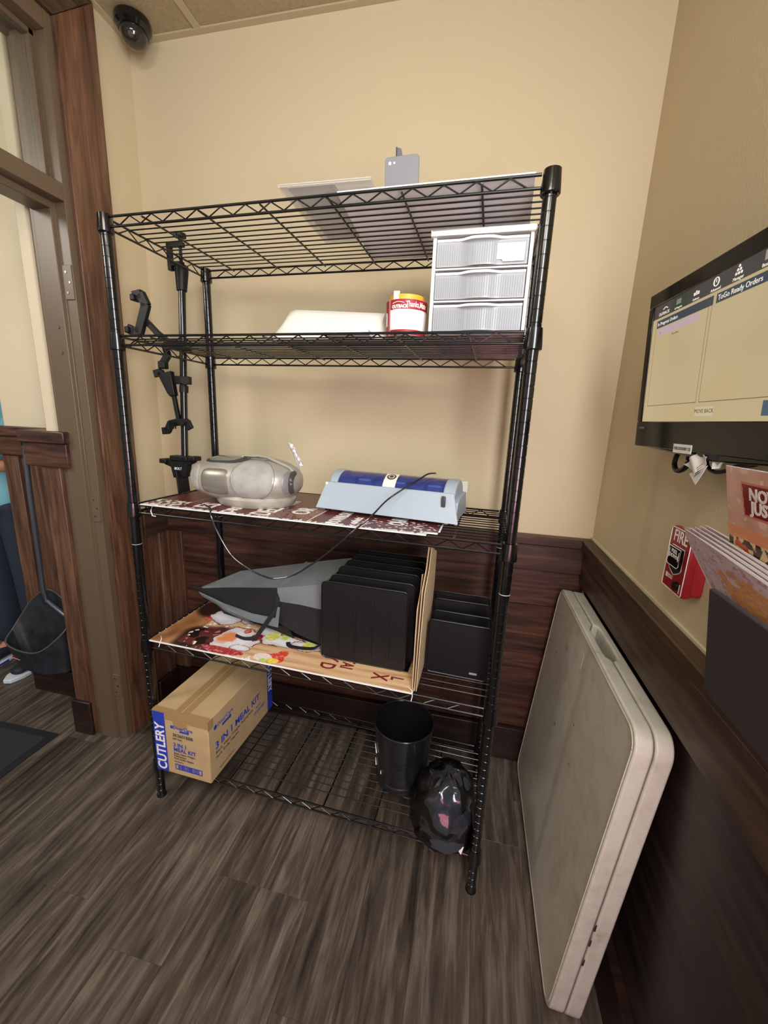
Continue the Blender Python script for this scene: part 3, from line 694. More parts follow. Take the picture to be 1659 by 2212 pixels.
MB().cyl((0.162, 0.040, 0.085), (0.126, 0.045, 0.192), 0.003, 8).build('aerial', M_silver, rd)
MB().sheet(foil, 0.001).build('foil_wrap', mat('foil', rgb(226, 226, 228), 0.3, metal=0.7, bump=1.0, bscale=300), rd, smooth=False)

# ================================================================= GREY TRAY DEVICE WITH BLUE WINDOW
M_gb = mat('blue_grey_plastic', rgb(152, 166, 178), 0.35)
M_bwin = mat('blue_window', rgb(52, 62, 132), 0.12, alpha=0.50, coat=0.5)
dv = thing('ticket_dispenser', 'pale blue-grey plastic dispenser with a curved blue window', 'dispenser', at(0.541, 0.130, ZS[2]+DK+0.004), RZ-0.10)
LW = 0.418
for (a, b) in ((0.02, 0.03), (LW-0.02, 0.03), (0.03, 0.17), (LW-0.03, 0.17)):
    MB().cyl((a, b, 0), (a, b, 0.014), 0.009, 12).build('rubber_foot', M_blkp, dv)
tray = [(0.000, 0.012), (0.018, 0.014), (0.036, 0.060), (0.060, 0.070), (0.165, 0.072), (0.190, 0.014), (0.190, 0.010), (0.0, 0.010)]
MB().prism(tray, 'x', 0.006, LW-0.006).build('body', M_gb, dv, bevel=0.003)
fp = MB(); A2 = [(-0.004, -0.006, 0.010), (LW+0.004, -0.006, 0.010), (LW-0.018, 0.030, 0.086), (0.014, 0.030, 0.086)]
fa = [fp.bm.verts.new(p) for p in A2]; fb = [fp.bm.verts.new((p[0], p[1]+0.005, p[2])) for p in A2]
fp.bm.faces.new(fa); fp.bm.faces.new(fb[::-1])
for k in range(4): fp.bm.faces.new((fa[k], fa[(k+1) % 4], fb[(k+1) % 4], fb[k]))
fp.build('front_panel', M_gb, dv, bevel=0.002)
def arch(x0, x1, r, n=14, cy=0.098, cz=0.066, hgt=0.052):
    o = [(cy-r*math.cos(PI*k/n), cz+hgt*math.sin(PI*k/n)) for k in range(n+1)]
    return MB().prism(o, 'x', x0, x1)
arch(0.020, 0.046, 0.066).build('end_cap', M_gb, dv, bevel=0.004)
arch(LW-0.050, LW-0.016, 0.068, hgt=0.050).build('end_cap', M_gb, dv, bevel=0.004)
o = [(0.098-0.062*math.cos(PI*k/14), 0.066+0.049*math.sin(PI*k/14)) for k in range(15)]+[(0.098+0.059*math.cos(PI*k/14), 0.066+0.046*math.sin(PI*k/14)) for k in range(15)]
MB().prism(o, 'x', 0.046, LW-0.050).build('blue_window', M_bwin, dv)
M_cell = mat('blue_cell', rgb(96, 134, 210), 0.5)
for k in range(6):
    xa = 0.052+k*0.053
    MB().bx(xa, xa+0.044, 0.052, 0.140, 0.070, 0.094+0.006*((k*3) % 2)).build('ticket_roll', M_cell, dv, bevel=0.006)
for k in range(1, 6):
    MB().bx(0.048+k*0.053-0.0015, 0.048+k*0.053+0.0015, 0.048, 0.150, 0.070, 0.100).build('divider', M_bwin, dv)
lab = [[(x_, 0.098-0.0655*math.cos(t_), 0.0665+0.0525*math.sin(t_)) for x_ in (0.190, 0.228)] for t_ in [0.06+1.25*i/10 for i in range(11)]]
lab = [[(0.184, 0.026, 0.070), (0.226, 0.026, 0.070)]]+lab
st = MB().sheet(lab, 0.0006).build('paper_label', mat('label_paper', rgb(222, 218, 204), 0.7), dv)
def onarc(t_, r=0.001): return V((0.0, 0.098-(0.0662+r)*math.cos(t_), 0.0665+(0.0532+r)*math.sin(t_)))
for rr_, m_, of in ((0.014, mat('label_brown', rgb(70, 60, 54), 0.6), 0.0004), (0.0095, mat('label_pale', rgb(186, 176, 160), 0.6), 0.0008), (0.0055, M_ink, 0.0012)):
    g = [[onarc(1.02+(rr_*q/8)*math.sin(2*PI*k/20)/0.066, of)+V((0.209+(rr_*q/8)*math.cos(2*PI*k/20), 0, 0)) for k in range(21)] for q in range(1, 9)]
    MB().sheet(g, 0.0003).build('round_mark', m_, st)
MB().bx(0.012, 0.020, 0.026, 0.030, 0.058, 0.084).build('side_clip', M_white, dv, bevel=0.002)
MB().bx(LW-0.048, LW-0.036, 0.008, 0.014, 0.050, 0.080).build('side_clip', M_dkgrey, dv, bevel=0.003)
cord = [(0.225, 0.030, 1.080), (0.275, -0.004, 1.078), (0.283, -0.018, 1.066), (0.304, -0.020, 1.017), (0.346, -0.02, 0.953), (0.403, -0.02, 0.919), (0.454, -0.02, 0.903), (0.489, -0.02, 0.904), (0.545, -0.02, 0.925), (0.626, -0.02, 0.988), (0.700, -0.018, 1.058), (0.745, 0.010, 1.102), (0.765, 0.080, 1.130), (0.800, 0.112, 1.158), (0.838, 0.150, 1.184), (0.858, 0.185, 1.197), (0.875, 0.225, 1.196)]
def catmull(P, n=6):
    P = [V(p) for p in P]; out = []
    for i in range(len(P)-1):
        p0, p1, p2, p3 = P[max(i-1, 0)], P[i], P[i+1], P[min(i+2, len(P)-1)]
        for k in range(n):
            t = k/n; out.append(0.5*((2*p1)+(p2-p0)*t+(2*p0-5*p1+4*p2-p3)*t*t+(3*p1-3*p2+p3-p0)*t**3))
    return out+[P[-1]]
cd_ = MB().tube([RL(p.x, p.y, p.z) for p in catmull(cord)], 0.0024, 8).build('electric_cord', mat('cord_rubber', rgb(22, 22, 26), 0.25, coat=0.5), None)
tag(cd_, 'thin black power cord hanging in a loop off the third tier', 'cord')

# ================================================================= SECOND TIER: drawers, label roll, white tray, sheet
M_frost = mat('frosted_plastic', rgb(176, 181, 184), 0.30, alpha=0.62)
M_wpl = mat('white_drawer_plastic', rgb(222, 221, 218), 0.35)
du = thing('drawer_unit', 'small white three-drawer plastic storage unit', 'drawer unit', at(0.860, 0.018, ZS[1]+DK), RZ)
dw_, dd, dh = 0.212, 0.300, 0.208
sh_ = MB(); sh_.bx(0, 0.008, 0.006, dd, 0, dh-0.010).bx(dw_-0.008, dw_, 0.006, dd, 0, dh-0.010).bx(0, dw_, dd-0.006, dd, 0, dh-0.010)
for k in range(4): sh_.bx(0.008, dw_-0.008, 0.006, dd-0.006, k*0.0655, k*0.0655+0.004)
sh_.build('frame', M_wpl, du, bevel=0.001)
MB().prism([(-0.004, -0.004)]+[(dw_/2-0.11*math.cos(0), -0.004)]+[(dw_+0.004, -0.004), (dw_+0.004, dd), (-0.004, dd)], 'z', dh-0.012, dh).build('top_cover', M_wpl, du, bevel=0.005, seg=3)
for k in range(3):
    z0 = 0.005+k*0.0655
    d_ = MB(); fr_ = []
    for i in range(25):
        t = i/24; x_ = 0.010+t*(dw_-0.020); dpt = -0.008*math.exp(-((t-0.5)/0.16)**4)
        fr_.append([(x_, 0.004+dpt, z0), (x_, 0.004+dpt, z0+0.050)])
    d_.sheet(fr_, 0.0022); dr_ = d_.build('drawer', M_frost, du)
    MB().bx(0.012, 0.014, 0.006, dd-0.02, z0, z0+0.045).bx(dw_-0.014, dw_-0.012, 0.006, dd-0.02, z0, z0+0.045).bx(0.012, dw_-0.012, 0.006, dd-0.02, z0, z0+0.0015).bx(0.012, dw_-0.012, dd-0.022, dd-0.02, z0, z0+0.045).build('drawer_tray', M_frost, dr_)
    hp = [[(0.010+t/24*(dw_-0.020), 0.003-0.008*math.exp(-((t/24-0.5)/0.16)**4)-(0.009 if b else -0.003)*(1 if b == 0 else math.exp(-((t/24-0.5)/0.20)**6)+0.15), z0+0.0515-0.002*b*math.exp(-((t/24-0.5)/0.2)**4)) for b in (0, 1)] for t in range(25)]
    MB().sheet(hp, 0.005).build('pull_lip', M_wpl, dr_)
    rb = MB()
    for i in range(38):
        t = (i+1)/39; 
        if 0.36 < t < 0.39: continue
        x_ = 0.010+t*(dw_-0.020); dpt = -0.008*math.exp(-((t-0.5)/0.16)**4)
        rb.bx(x_-0.0008, x_+0.0008, 0.0022+dpt, 0.0032+dpt, z0+0.004, z0+0.044)
    rb.build('moulded_rib', mat('frost_rib%d' % k, rgb(140, 146, 152), 0.35, alpha=0.8), dr_)['kind'] = 'stuff'
MB().prism([(0.138, 0.146), (0.150, 0.145), (0.152, 0.141), (0.195, 0.141), (0.196, 0.176), (0.138, 0.176)], 'y', 0.0000, 0.0010).build('blank_sticker', M_paper, du)
ck = thing('coiled_cable', 'black cable looped inside the middle drawer', 'cable', at(0.960, 0.060, ZS[1]+DK+0.076), RZ)
MB().tube([(0.045*math.cos(a*PI/12), 0.040*math.sin(a*PI/12), 0.008+0.004*math.sin(a*PI/6)) for a in range(24)], 0.003, 8, closed=True).build('loop', M_blkp, ck)
MB().tube([(0.038*math.cos(a*PI/12)+0.004, 0.036*math.sin(a*PI/12), 0.0035) for a in range(24)], 0.003, 8, closed=True).build('loop', M_blkp, ck)

lr = thing('label_roll', 'round cup-like roll of red and white thank-you labels', 'label roll', at(0.796, 0.078, ZS[1]+DK), RZ)
MB().lathe([(0.040, 0.0), (0.047, 0.0), (0.049, 0.078), (0.0475, 0.078), (0.0455, 0.004), (0.040, 0.004)], 40).build('paper_roll', M_wprint, lr)
def band(name, r0, z0, r1, z1, a0, a1, m_, n=16, off=0.0005):
    g = [[(math.cos(a0+(a1-a0)*i/n)*(r+off), math.sin(a0+(a1-a0)*i/n)*(r+off), z_) for r, z_ in ((r0, z0), (r1, z1))] for i in range(n+1)]
    return MB().sheet(g, 0.0004).build(name, m_, lr)
M_red = mat('red_print', rgb(150, 24, 34), 0.5)
rz = lambda z_: 0.047+0.002*z_/0.078
band('red_band', rz(.056), .056, rz(.0775), .0775, -2.25, 0.3, M_red)
band('red_band', rz(.0), .0005, rz(.012), .012, -2.25, 0.3, M_red)
band('red_band', rz(.0), .0005, rz(.0775), .0775, -3.6, -2.38, M_red)
band('white_panel', rz(.022), .022, rz(.052), .052, -3.3, -2.55, M_wprint, off=0.0009)
band('red_line', rz(.0), .0005, rz(.0775), .0775, -2.33, -2.29, M_red)
def curvetext(body, size, a0, z_, m_, sx=1.0, bold=0.0):
    t = text('printed_text', body, size, m_, lr, (0, 0, 0), (1, 0, 0), (0, 1, 0), sx=1.0, bold=bold, ext=0.0001)
    for v_ in t.data.vertices:
        a = a0+v_.co.x*sx/0.049; r = rz(z_)+0.0010+v_.co.z
        v_.co = V((r*math.cos(a), r*math.sin(a), z_+v_.co.y))
    t.matrix_local = Matrix.Identity(4); return t
curvetext('OUTBACK', 0.0100, -2.13, 0.0615, M_wprint, 0.85, 0.0005)
curvetext('STEAKHOUSE', 0.0035, -2.06, 0.0555, M_wprint)
curvetext('Thanks,Mate', 0.0175, -1.40, 0.066, M_wprint, 0.62, 0.0003)
MB().tube([((rz(.0705)+0.0009)*math.cos(-2.10+0.6*k/8), (rz(.0705)+0.0009)*math.sin(-2.10+0.6*k/8), 0.0690+0.0028*math.sin(PI*k/8)) for k in range(9)], 0.0008, 5).build('logo_arc', M_wprint, lr)
MB().lathe([(0.036, 0.010), (0.041, 0.010), (0.042, 0.090), (0.0405, 0.090), (0.036, 0.014)], 36).build('yellow_core', mat('yellow_card', rgb(222, 168, 42), 0.5), lr)
MB().bx(-0.024, -0.010, -0.040, -0.0385, 0.070, 0.097).build('loose_tab', M_wprint, lr)

tr = thing('white_tray_lid', 'white moulded plastic lid lying upside down on the second tier', 'lid', at(0.405, 0.100, ZS[1]+DK), RZ)
g = []
for i in range(21):
    row = []
    for k in range(15):
        s_, t_ = i/20, k/14
        x_ = 0.335*s_; y_ = 0.19*t_
        hh = 0.088*min(1, s_/0.16)**0.8*min(1, (1-s_)/0.04)**0.5 if 0 < s_ < 1 else 0
        hh *= min(1, t_/0.22, (1-t_)/0.10)**0.6 if 0 < t_ < 1 else 0
        row.append((x_, y_, 0.004+hh*(1-0.22*s_)))
    g.append(row)
MB().sheet(g, 0.003).build('shell', mat('white_shell', rgb(226, 224, 214), 0.45), tr, ang=60)
ss = thing('paper_stack', 'small stack of white sheets in front of the white lid', 'paper', at(0.575, 0.024, ZS[1]+DK), RZ)
for k in range(3): MB().box((0.085+0.001*k, 0.035, 0.003+k*0.0042), (0.110-0.004*k, 0.060, 0.0036), Matrix.Rotation(0.02*k, 3, 'Z')).build('sheet', M_paper, ss)

# ================================================================= TOP TIER
wbd = thing('white_foam_board', 'large white foam board lying flat on the top tier', 'board', at(0.640, 0.004, ZS[0]+DK), RZ)
mb = MB(); vs = [(0, 0), (0.420, 0), (0.432, 0.385), (-0.030, 0.385)]
MB().prism(vs, 'z', 0, 0.006).build('foam_core', mat('foam_board', rgb(246, 244, 248), 0.6), wbd, bevel=0.001)
M_acr = mat('clear_acrylic', rgb(232, 234, 228), 0.06, alpha=0.30, coat=0.8)
ac = thing('acrylic_sign_holder', 'clear acrylic sign holder with white paper inside on top tier', 'sign holder', at(0.512, -0.028, ZS[0]+0.0053), RZ+0.03)
MB().bx(0, 0.215, 0, 0.30, 0, 0.0025).build('acrylic_back', M_acr, ac)
MB().bx(0.018, 0.130, 0.01, 0.27, 0.0028, 0.0036).build('paper_insert', M_paper, ac)
MB().bx(0, 0.215, 0, 0.30, 0.0040, 0.0062).build('acrylic_front', M_acr, ac)
ac.location.z = ZS[0]+0.0105; ac.rotation_euler = (0.0, 0.0, RZ+0.03)
tb = thing('card_reader_stand', 'small grey upright tablet stand at the top front of the rack', 'stand', at(0.735, 0.060, ZS[0]+0.0090), RZ-0.03)
R_ = Matrix.Rotation(-0.10, 3, 'X')
mb = MB(); mb.prism(rrect(0.078, 0.080, 0.007), 'y', 0, 0.006); tp = mb.build('back_plate', mat('grey_plate', rgb(122, 124, 128), 0.5), tb, bevel=0.001)
tp.rotation_euler = (0.10, 0.0, -0.0)
tp.location = (0, 0.0, 0.0)
for k in range(2): MB().cyl((0.012+0.010*k, -0.0008, 0.068), (0.012+0.010*k, 0.001, 0.068), 0.0032-0.001*k, 14).build('lens', M_wprint, tp)
MB().prism([(0.022, 0.072), (0.040, 0.072), (0.034, 0.098), (0.022, 0.102)], 'y', 0.012, 0.016).prism([(0.012, 0.067), (0.030, 0.067), (0.016, 0.102), (0.012, 0.102)], 'x', 0.022, 0.025).build('clip', mat('clip_grey', rgb(90, 90, 96), 0.4), tp)
MB().bx(0.010, 0.066, 0.004, 0.060, 0.0, 0.004).build('foot', mat('stand_foot', rgb(200, 200, 204), 0.4), tb)

# ================================================================= CLAMP POLE WITH TABLET HOLDERS
hp = thing('tablet_mount_pole', 'black pole with tablet clamps hanging at the left rack end', 'mount', at(-0.022, 0.290, 1.79), RZ)
def L3(u, v, z): return V((u+0.022, v-0.290, z-1.79))
P0, P1 = L3(-0.02, 0.297, 1.800), L3(-0.022, 0.254, 1.160)
MB().tube([P0, P1], 0.0115, 16).build('pole', M_blk, hp)
MB().tube([L3(-0.02, 0.298, 1.812), L3(-0.02, 0.297, 1.795), L3(-0.02, 0.292, 1.735)], [0.021, 0.021, 0.016], 16).build('sleeve', M_blkp, hp)
def bar(pts, w_, d_, name, par, m_=None):
    """flat bar bent through points (u,v,z)"""
    mb = MB()
    for a, b in zip(pts, pts[1:]):
        a, b = L3(*a), L3(*b); dd_ = (b-a); R = dd_.to_track_quat('Z', 'Y').to_matrix()
        mb.box((a+b)/2, (w_, d_, dd_.length+w_*0.6), R)
    return mb.build(name, m_ or M_blkp, par, bevel=0.0015)
cl = bar([(-0.050, 0.285, 1.800), (-0.052, 0.285, 1.872), (-0.002, 0.285, 1.870)], 0.016, 0.014, 'clamp', hp)
bar([(-0.052, 0.285, 1.815), (-0.010, 0.290, 1.815)], 0.014, 0.014, 'clamp_jaw', hp)
MB().cyl(L3(-0.012, 0.288, 1.822), L3(-0.012, 0.288, 1.900), 0.005, 10).build('clamp_screw', M_blkp, hp)
MB().cyl(L3(-0.012, 0.288, 1.893), L3(-0.012, 0.288, 1.903), 0.020, 12).build('clamp_knob', M_blkp, hp)
hd = bar([(-0.172, 0.25, 1.712), (-0.145, 0.25, 1.716), (-0.129, 0.25, 1.684), (-0.165, 0.25, 1.600), (-0.186, 0.25, 1.601), (-0.206, 0.25, 1.611)], 0.015, 0.030, 'tablet_holder', hp)
for p_ in ((-0.170, 0.25, 1.706), (-0.205, 0.25, 1.607)): MB().box(L3(*p_), (0.016, 0.032, 0.020)).build('rubber_pad', M_blkp, hd, bevel=0.003)
am = bar([(-0.148, 0.262, 1.640), (-0.108, 0.268, 1.600), (-0.060, 0.272, 1.566)], 0.022, 0.016, 'arm', hp)
bar([(-0.065, 0.272, 1.566), (-0.010, 0.282, 1.560)], 0.038, 0.028, 'pole_clip', hp)
bar([(-0.082, 0.268, 1.560), (-0.068, 0.262, 1.528), (-0.086, 0.260, 1.504)], 0.016, 0.020, 'tablet_holder', hp)
MB().box(L3(-0.088, 0.26, 1.496), (0.028, 0.022, 0.026)).build('rubber_pad', M_blkp, hp, bevel=0.004)
bar([(-0.115, 0.25, 1.466), (-0.092, 0.25, 1.472), (-0.058, 0.25, 1.410), (-0.048, 0.252, 1.400)], 0.010, 0.024, 'tablet_holder', hp)
mb = MB(); mb.prism([(0.022-0.090, 1.466-1.79), (0.022-0.045, 1.476-1.79), (0.022-0.034, 1.395-1.79), (0.022-0.056, 1.392-1.79)], 'y', -0.050, -0.030); mb.build('holder_back', M_blkp, hp, bevel=0.003)
bar([(-0.045, 0.250, 1.400), (-0.034, 0.252, 1.320)], 0.014, 0.012, 'arm', hp)
bar([(-0.098, 0.25, 1.274), (-0.080, 0.25, 1.276), (-0.066, 0.25, 1.300), (-0.040, 0.25, 1.306), (0.002, 0.25, 1.308), (0.012, 0.25, 1.288)], 0.012, 0.024, 'tablet_holder', hp)
for k in range(4): MB().box(L3(-0.058+0.008*k, 0.235, 1.296), (0.002, 0.004, 0.024)).build('grip_rib', M_blkp, hp)
bar([(-0.050, 0.262, 1.448), (-0.004, 0.274, 1.448)], 0.026, 0.026, 'pole_clip', hp)
MB().cyl(L3(0.000, 0.258, 1.448), L3(0.012, 0.236, 1.446), 0.013, 14).build('knob', M_blkp, hp)
MB().tube([L3(-0.021, 0.2735, 1.430), L3(-0.021, 0.271, 1.408)], 0.0145, 16).build('lock_ring', M_blkp, hp)
bs = MB(); z_0 = -1.79
bs.prism([(0.022-0.098, 1.174-1.79), (0.022+0.030, 1.186-1.79), (0.022+0.026, 1.170-1.79), (0.022+0.004, 1.160-1.79), (0.022-0.004, 1.118-1.79), (0.022-0.058, 1.112-1.79), (0.022-0.066, 1.150-1.79), (0.022-0.092, 1.158-1.79)], 'y', -0.056, -0.032)
bs.build('tablet_holder', M_blkp, hp, bevel=0.002)
for p_ in ((-0.092, 0.245, 1.170), (0.026, 0.245, 1.184)): MB().box(L3(*p_), (0.028, 0.040, 0.016)).build('rubber_pad', M_blkp, hp, bevel=0.003)
MB().box(L3(-0.030, 0.248, 1.182), (0.070, 0.036, 0.018)).build('clip_bracket', M_blkp, hp, bevel=0.003)
text('printed_text', 'iBOLT', 0.013, M_wprint, hp, L3(-0.050, 0.2325, 1.146), (1, 0, 0), (0, 0, 1), sx=0.9)
bar([(-0.030, 0.244, 1.125), (-0.024, 0.243, 1.062)], 0.048, 0.006, 'tongue', hp)

# ================================================================= FOLDED GREY AND BLACK BAG
M_bg = mat('grey_nylon', rgb(104, 110, 114), 0.5, bump=0.5, bscale=30, vary=0.12, vscale=10)
M_bb = mat('black_nylon', rgb(12, 12, 15), 0.85, bump=0.5, bscale=30)
M_bl = mat('light_grey_lining', rgb(100, 110, 114), 0.5)
fb_ = thing('folded_tote_bag', 'folded grey and black nylon tote bag left of the sorter', 'bag', at(0.30, 0.2, ZS[3]+0.007), RZ)
bz = ZS[3]+0.007
def Lb(u, v, z): return V((u-0.30, v-0.2, z-bz))
def crum(p, s, a): return p+V((0, noise.noise(p*s)*a, noise.noise(p*s+V((5, 5, 5)))*a))
def ruled(name, Aa, Bb, m_, th=0.004, n=24, k=8, amp=0.006):
    Aa, Bb = [Lb(*p) for p in Aa], [Lb(*p) for p in Bb]
    def samp(P, t):
        x_ = t*(len(P)-1); i = min(int(x_), len(P)-2); return P[i].lerp(P[i+1], x_-i)
    g = [[crum(samp(Aa, i/n).lerp(samp(Bb, i/n), j/k), 14, amp*math.sin(PI*j/k)) for j in range(k+1)] for i in range(n+1)]
    return MB().sheet(g, th).build(name, m_, fb_)
T_ = (0.045, 0.205, 0.716)
mid = [T_, (0.21, 0.185, 0.752), (0.387, 0.16, 0.787), (0.47, 0.16, 0.806), (0.552, 0.16, 0.826)]
ridge = [T_, (0.175, 0.27, 0.776), (0.33, 0.28, 0.812), (0.46, 0.29, 0.842), (0.600, 0.30, 0.871)]
low = [(0.400, 0.145, 0.748), (0.48, 0.145, 0.748), (0.565, 0.145, 0.742)]
bot = [(0.06, 0.200, 0.706), (0.18, 0.165, 0.694), (0.30, 0.145, 0.684), (0.395, 0.128, 0.688)]
bot2 = [(0.395, 0.128, 0.686), (0.474, 0.12, 0.658), (0.572, 0.12, 0.632)]
ruled('top_panel', ridge, mid, M_bg)
ruled('front_panel', mid[:3], bot[:1]+bot[1:], M_bb)
ruled('front_band', mid[2:], low, M_bg)
ruled('front_panel', low, bot2, M_bb)
ruled('binding', [(0.05, 0.196, 0.708), (0.18, 0.158, 0.700), (0.30, 0.138, 0.692), (0.40, 0.120, 0.700), (0.410, 0.118, 0.742)], [(0.07, 0.192, 0.694), (0.19, 0.152, 0.682), (0.31, 0.130, 0.668), (0.412, 0.114, 0.672), (0.418, 0.118, 0.742)], M_bl, 0.003)
ruled('under_flap', [(0.07, 0.205, 0.700), (0.20, 0.175, 0.684), (0.34, 0.150, 0.668), (0.44, 0.135, 0.664)], [(0.13, 0.225, 0.622), (0.24, 0.21, 0.620), (0.36, 0.18, 0.620), (0.45, 0.15, 0.620)], M_bb)
ruled('under_flap', [(0.10, 0.21, 0.672), (0.25, 0.18, 0.650)], [(0.14, 0.215, 0.640), (0.27, 0.18, 0.628)], M_bg, amp=0.0)
ruled('back_panel', ridge, [(0.10, 0.30, 0.64), (0.2, 0.33, 0.622), (0.35, 0.335, 0.622), (0.47, 0.34, 0.622), (0.60, 0.345, 0.622)], M_bb)
ruled('bottom_panel', [(0.13, 0.225, 0.620), (0.36, 0.18, 0.620), (0.57, 0.13, 0.620)], [(0.13, 0.30, 0.620), (0.35, 0.33, 0.620), (0.57, 0.33, 0.620)], M_bb, amp=0.0)
def strap(P, w_, name='strap', m_=None, up=(0, 0, 1)):
    P = [Lb(*p) for p in P]; P = catmull(P, 5); g = []
    for i, p in enumerate(P):
        t = (P[min(i+1, len(P)-1)]-P[max(i-1, 0)]).normalized(); s_ = t.cross(V(up)).normalized()*w_*0.5
        g.append([p-s_, p+s_])
    return MB().sheet(g, 0.0025).build(name, m_ or M_bb, fb_)
strap([(0.392, 0.150, 0.772), (0.398, 0.132, 0.730), (0.376, 0.116, 0.690), (0.350, 0.110, 0.650), (0.335, 0.100, 0.628), (0.300, 0.090, 0.6225), (0.262, 0.100, 0.6215)], 0.014, up=(0.3, -1, 0.4))
strap([(0.560, 0.110, 0.640), (0.540, 0.105, 0.626), (0.500, 0.098, 0.6235), (0.460, 0.100, 0.6225), (0.445, 0.118, 0.6220)], 0.014)
strap([(0.400, 0.168, 0.792), (0.408, 0.200, 0.806), (0.425, 0.250, 0.828), (0.440, 0.280, 0.842)], 0.020, m_=M_bg)
MB().cyl(Lb(0.02, 0.206, 0.716), Lb(0.06, 0.203, 0.716), 0.006, 10).build('tip_tab', M_bb, fb_)

# ================================================================= MESH SORTERS
M_mesh = bpy.data.materials.new('black_wire_mesh'); M_mesh.use_nodes = True
nt = M_mesh.node_tree; pb = nt.nodes['Principled BSDF']; pb.inputs['Base Color'].default_value = (*rgb(16, 17, 19), 1); pb.inputs['Roughness'].default_value = 0.45
tc = nt.nodes.new('ShaderNodeTexCoord'); sx_ = nt.nodes.new('ShaderNodeSeparateXYZ'); nt.links.new(tc.outputs['Object'], sx_.inputs[0])
def nmath(op, a, b=None):
    n = nt.nodes.new('ShaderNodeMath'); n.operation = op
    for i, q in enumerate((a, b)):
        if q is None: continue
        if isinstance(q, (int, float)): n.inputs[i].default_value = q
        else: nt.links.new(q, n.inputs[i])
    return n.outputs[0]
fx = 1300.0
d1 = nmath('ADD', sx_.outputs['X'], sx_.outputs['Z']); d2 = nmath('SUBTRACT', sx_.outputs['X'], sx_.outputs['Z'])
g1 = nmath('ABSOLUTE', nmath('SINE', nmath('MULTIPLY', d1, fx))); g2 = nmath('ABSOLUTE', nmath('SINE', nmath('MULTIPLY', d2, fx)))
hole = nmath('MULTIPLY', nmath('GREATER_THAN', g1, 0.62), nmath('GREATER_THAN', g2, 0.62))
al = nmath('SUBTRACT', 1.0, nmath('MULTIPLY', hole, 0.55)); nt.links.new(al, pb.inputs['Alpha'])
M_frame = mat('black_frame', rgb(12, 12, 14), 0.35)
def plate(par, w_, h_, x0, y0, z0=0.0, r=0.020, ribs=0, lean=0.0):
    p = MB().prism(rrect(w_, h_, r, 5), 'y', -0.0006, 0.0006).build('mesh_divider', M_mesh, par)
    p.location = (x0, y0, z0); p.rotation_euler = (lean, 0, 0)
    pts = [(a, 0, b) for a, b in rrect(w_, h_, r, 5)]
    MB().tube(pts, 0.0026, 8, closed=True).build('wire_frame', M_frame, p)
    for k in range(ribs):
        x_ = w_*(k+1)/(ribs+1); MB().box((x_, -0.0016, h_*0.48), (0.006, 0.003, h_*0.72)).build('pressed_rib', M_mesh, p, bevel=0.001)
    return p
so = thing('mesh_file_sorter', 'large black mesh step file sorter on the food poster', 'file sorter', at(0.578, 0.082, ZS[3]+0.007), RZ)
Wd = 0.262
plate(so, Wd, 0.250, 0, 0, r=0.014, ribs=4)
for k, (y_, h_) in enumerate(((0.040, 0.258), (0.090, 0.268), (0.138, 0.272), (0.186, 0.276), (0.234, 0.278))):
    plate(so, Wd-0.003*k, h_, 0.013+0.007*k if k < 4 else 0.038, y_, 0.001, r=0.018)
MB().bx(0.002, Wd+0.012, 0.0, 0.236, 0.0, 0.003).build('mesh_tray', M_frame, so)
MB().tube([(Wd, 0.0, 0.012), (Wd+0.022, 0.234, 0.012)], 0.0026, 6).tube([(0.0, 0.0, 0.012), (0.03, 0.234, 0.012)], 0.0026, 6).build('side_rail', M_frame, so)
s2 = thing('small_mesh_sorter', 'small black mesh letter holder by the right rack post', 'letter holder', at(0.900, 0.115, ZS[3]+DK), RZ-0.02)
plate(s2, 0.176, 0.168, 0, 0, 0.001, r=0.012); plate(s2, 0.172, 0.172, 0.003, 0.055, 0.001, r=0.012)
MB().bx(0.001, 0.175, 0, 0.056, 0.0, 0.0025).build('mesh_tray', M_frame, s2)
MB().bx(0.126, 0.148, -0.0042, -0.0032, 0.018, 0.024).build('brand_plate', mat('plate_silver', rgb(200, 200, 204), 0.3, metal=0.6), s2)
s3 = thing('small_mesh_sorter', 'black mesh letter holder behind the small one by right post', 'letter holder', at(0.900, 0.215, ZS[3]+DK), RZ)
plate(s3, 0.172, 0.190, 0, 0, 0.001, r=0.014); plate(s3, 0.170, 0.198, -0.002, 0.040, 0.001, r=0.014)
MB().bx(0.001, 0.171, 0, 0.041, 0.0, 0.0025).build('mesh_tray', M_frame, s3)
# kraft paper folder
kf = thing('kraft_folder', 'tall kraft paper folder standing between the two mesh sorters', 'folder', at(0.885, 0.0, ZS[3]+0.007), RZ)
M_kraft = mat('kraft_paper', rgb(206, 184, 146), 0.75, vary=0.08, vscale=20)
ko = [(0.000, 0.0), (0.020, 0.020), (0.250, 0.06), (0.262, 0.300), (0.240, 0.345), (0.120, 0.385), (0.095, 0.300), (0.020, 0.250), (0.005, 0.140)]
ko = [(0.004, 0.0), (0.200, 0.0), (0.255, 0.225), (0.245, 0.338), (0.110, 0.386), (0.085, 0.330), (0.030, 0.285), (0.012, 0.15)]
for k, (dx, sc, tl) in enumerate(((0.0, 1.0, 0.0), (0.005, 0.985, 0.008), (-0.006, 0.80, -0.015))):
    o2 = [(a*sc, b*sc) for a, b in ko]
    q = MB().prism(o2, 'x', -0.0009, 0.0009).build('paper_panel', M_kraft, kf); q.location = (dx, 0.001*k, 0); q.rotation_euler = (0, tl, 0)

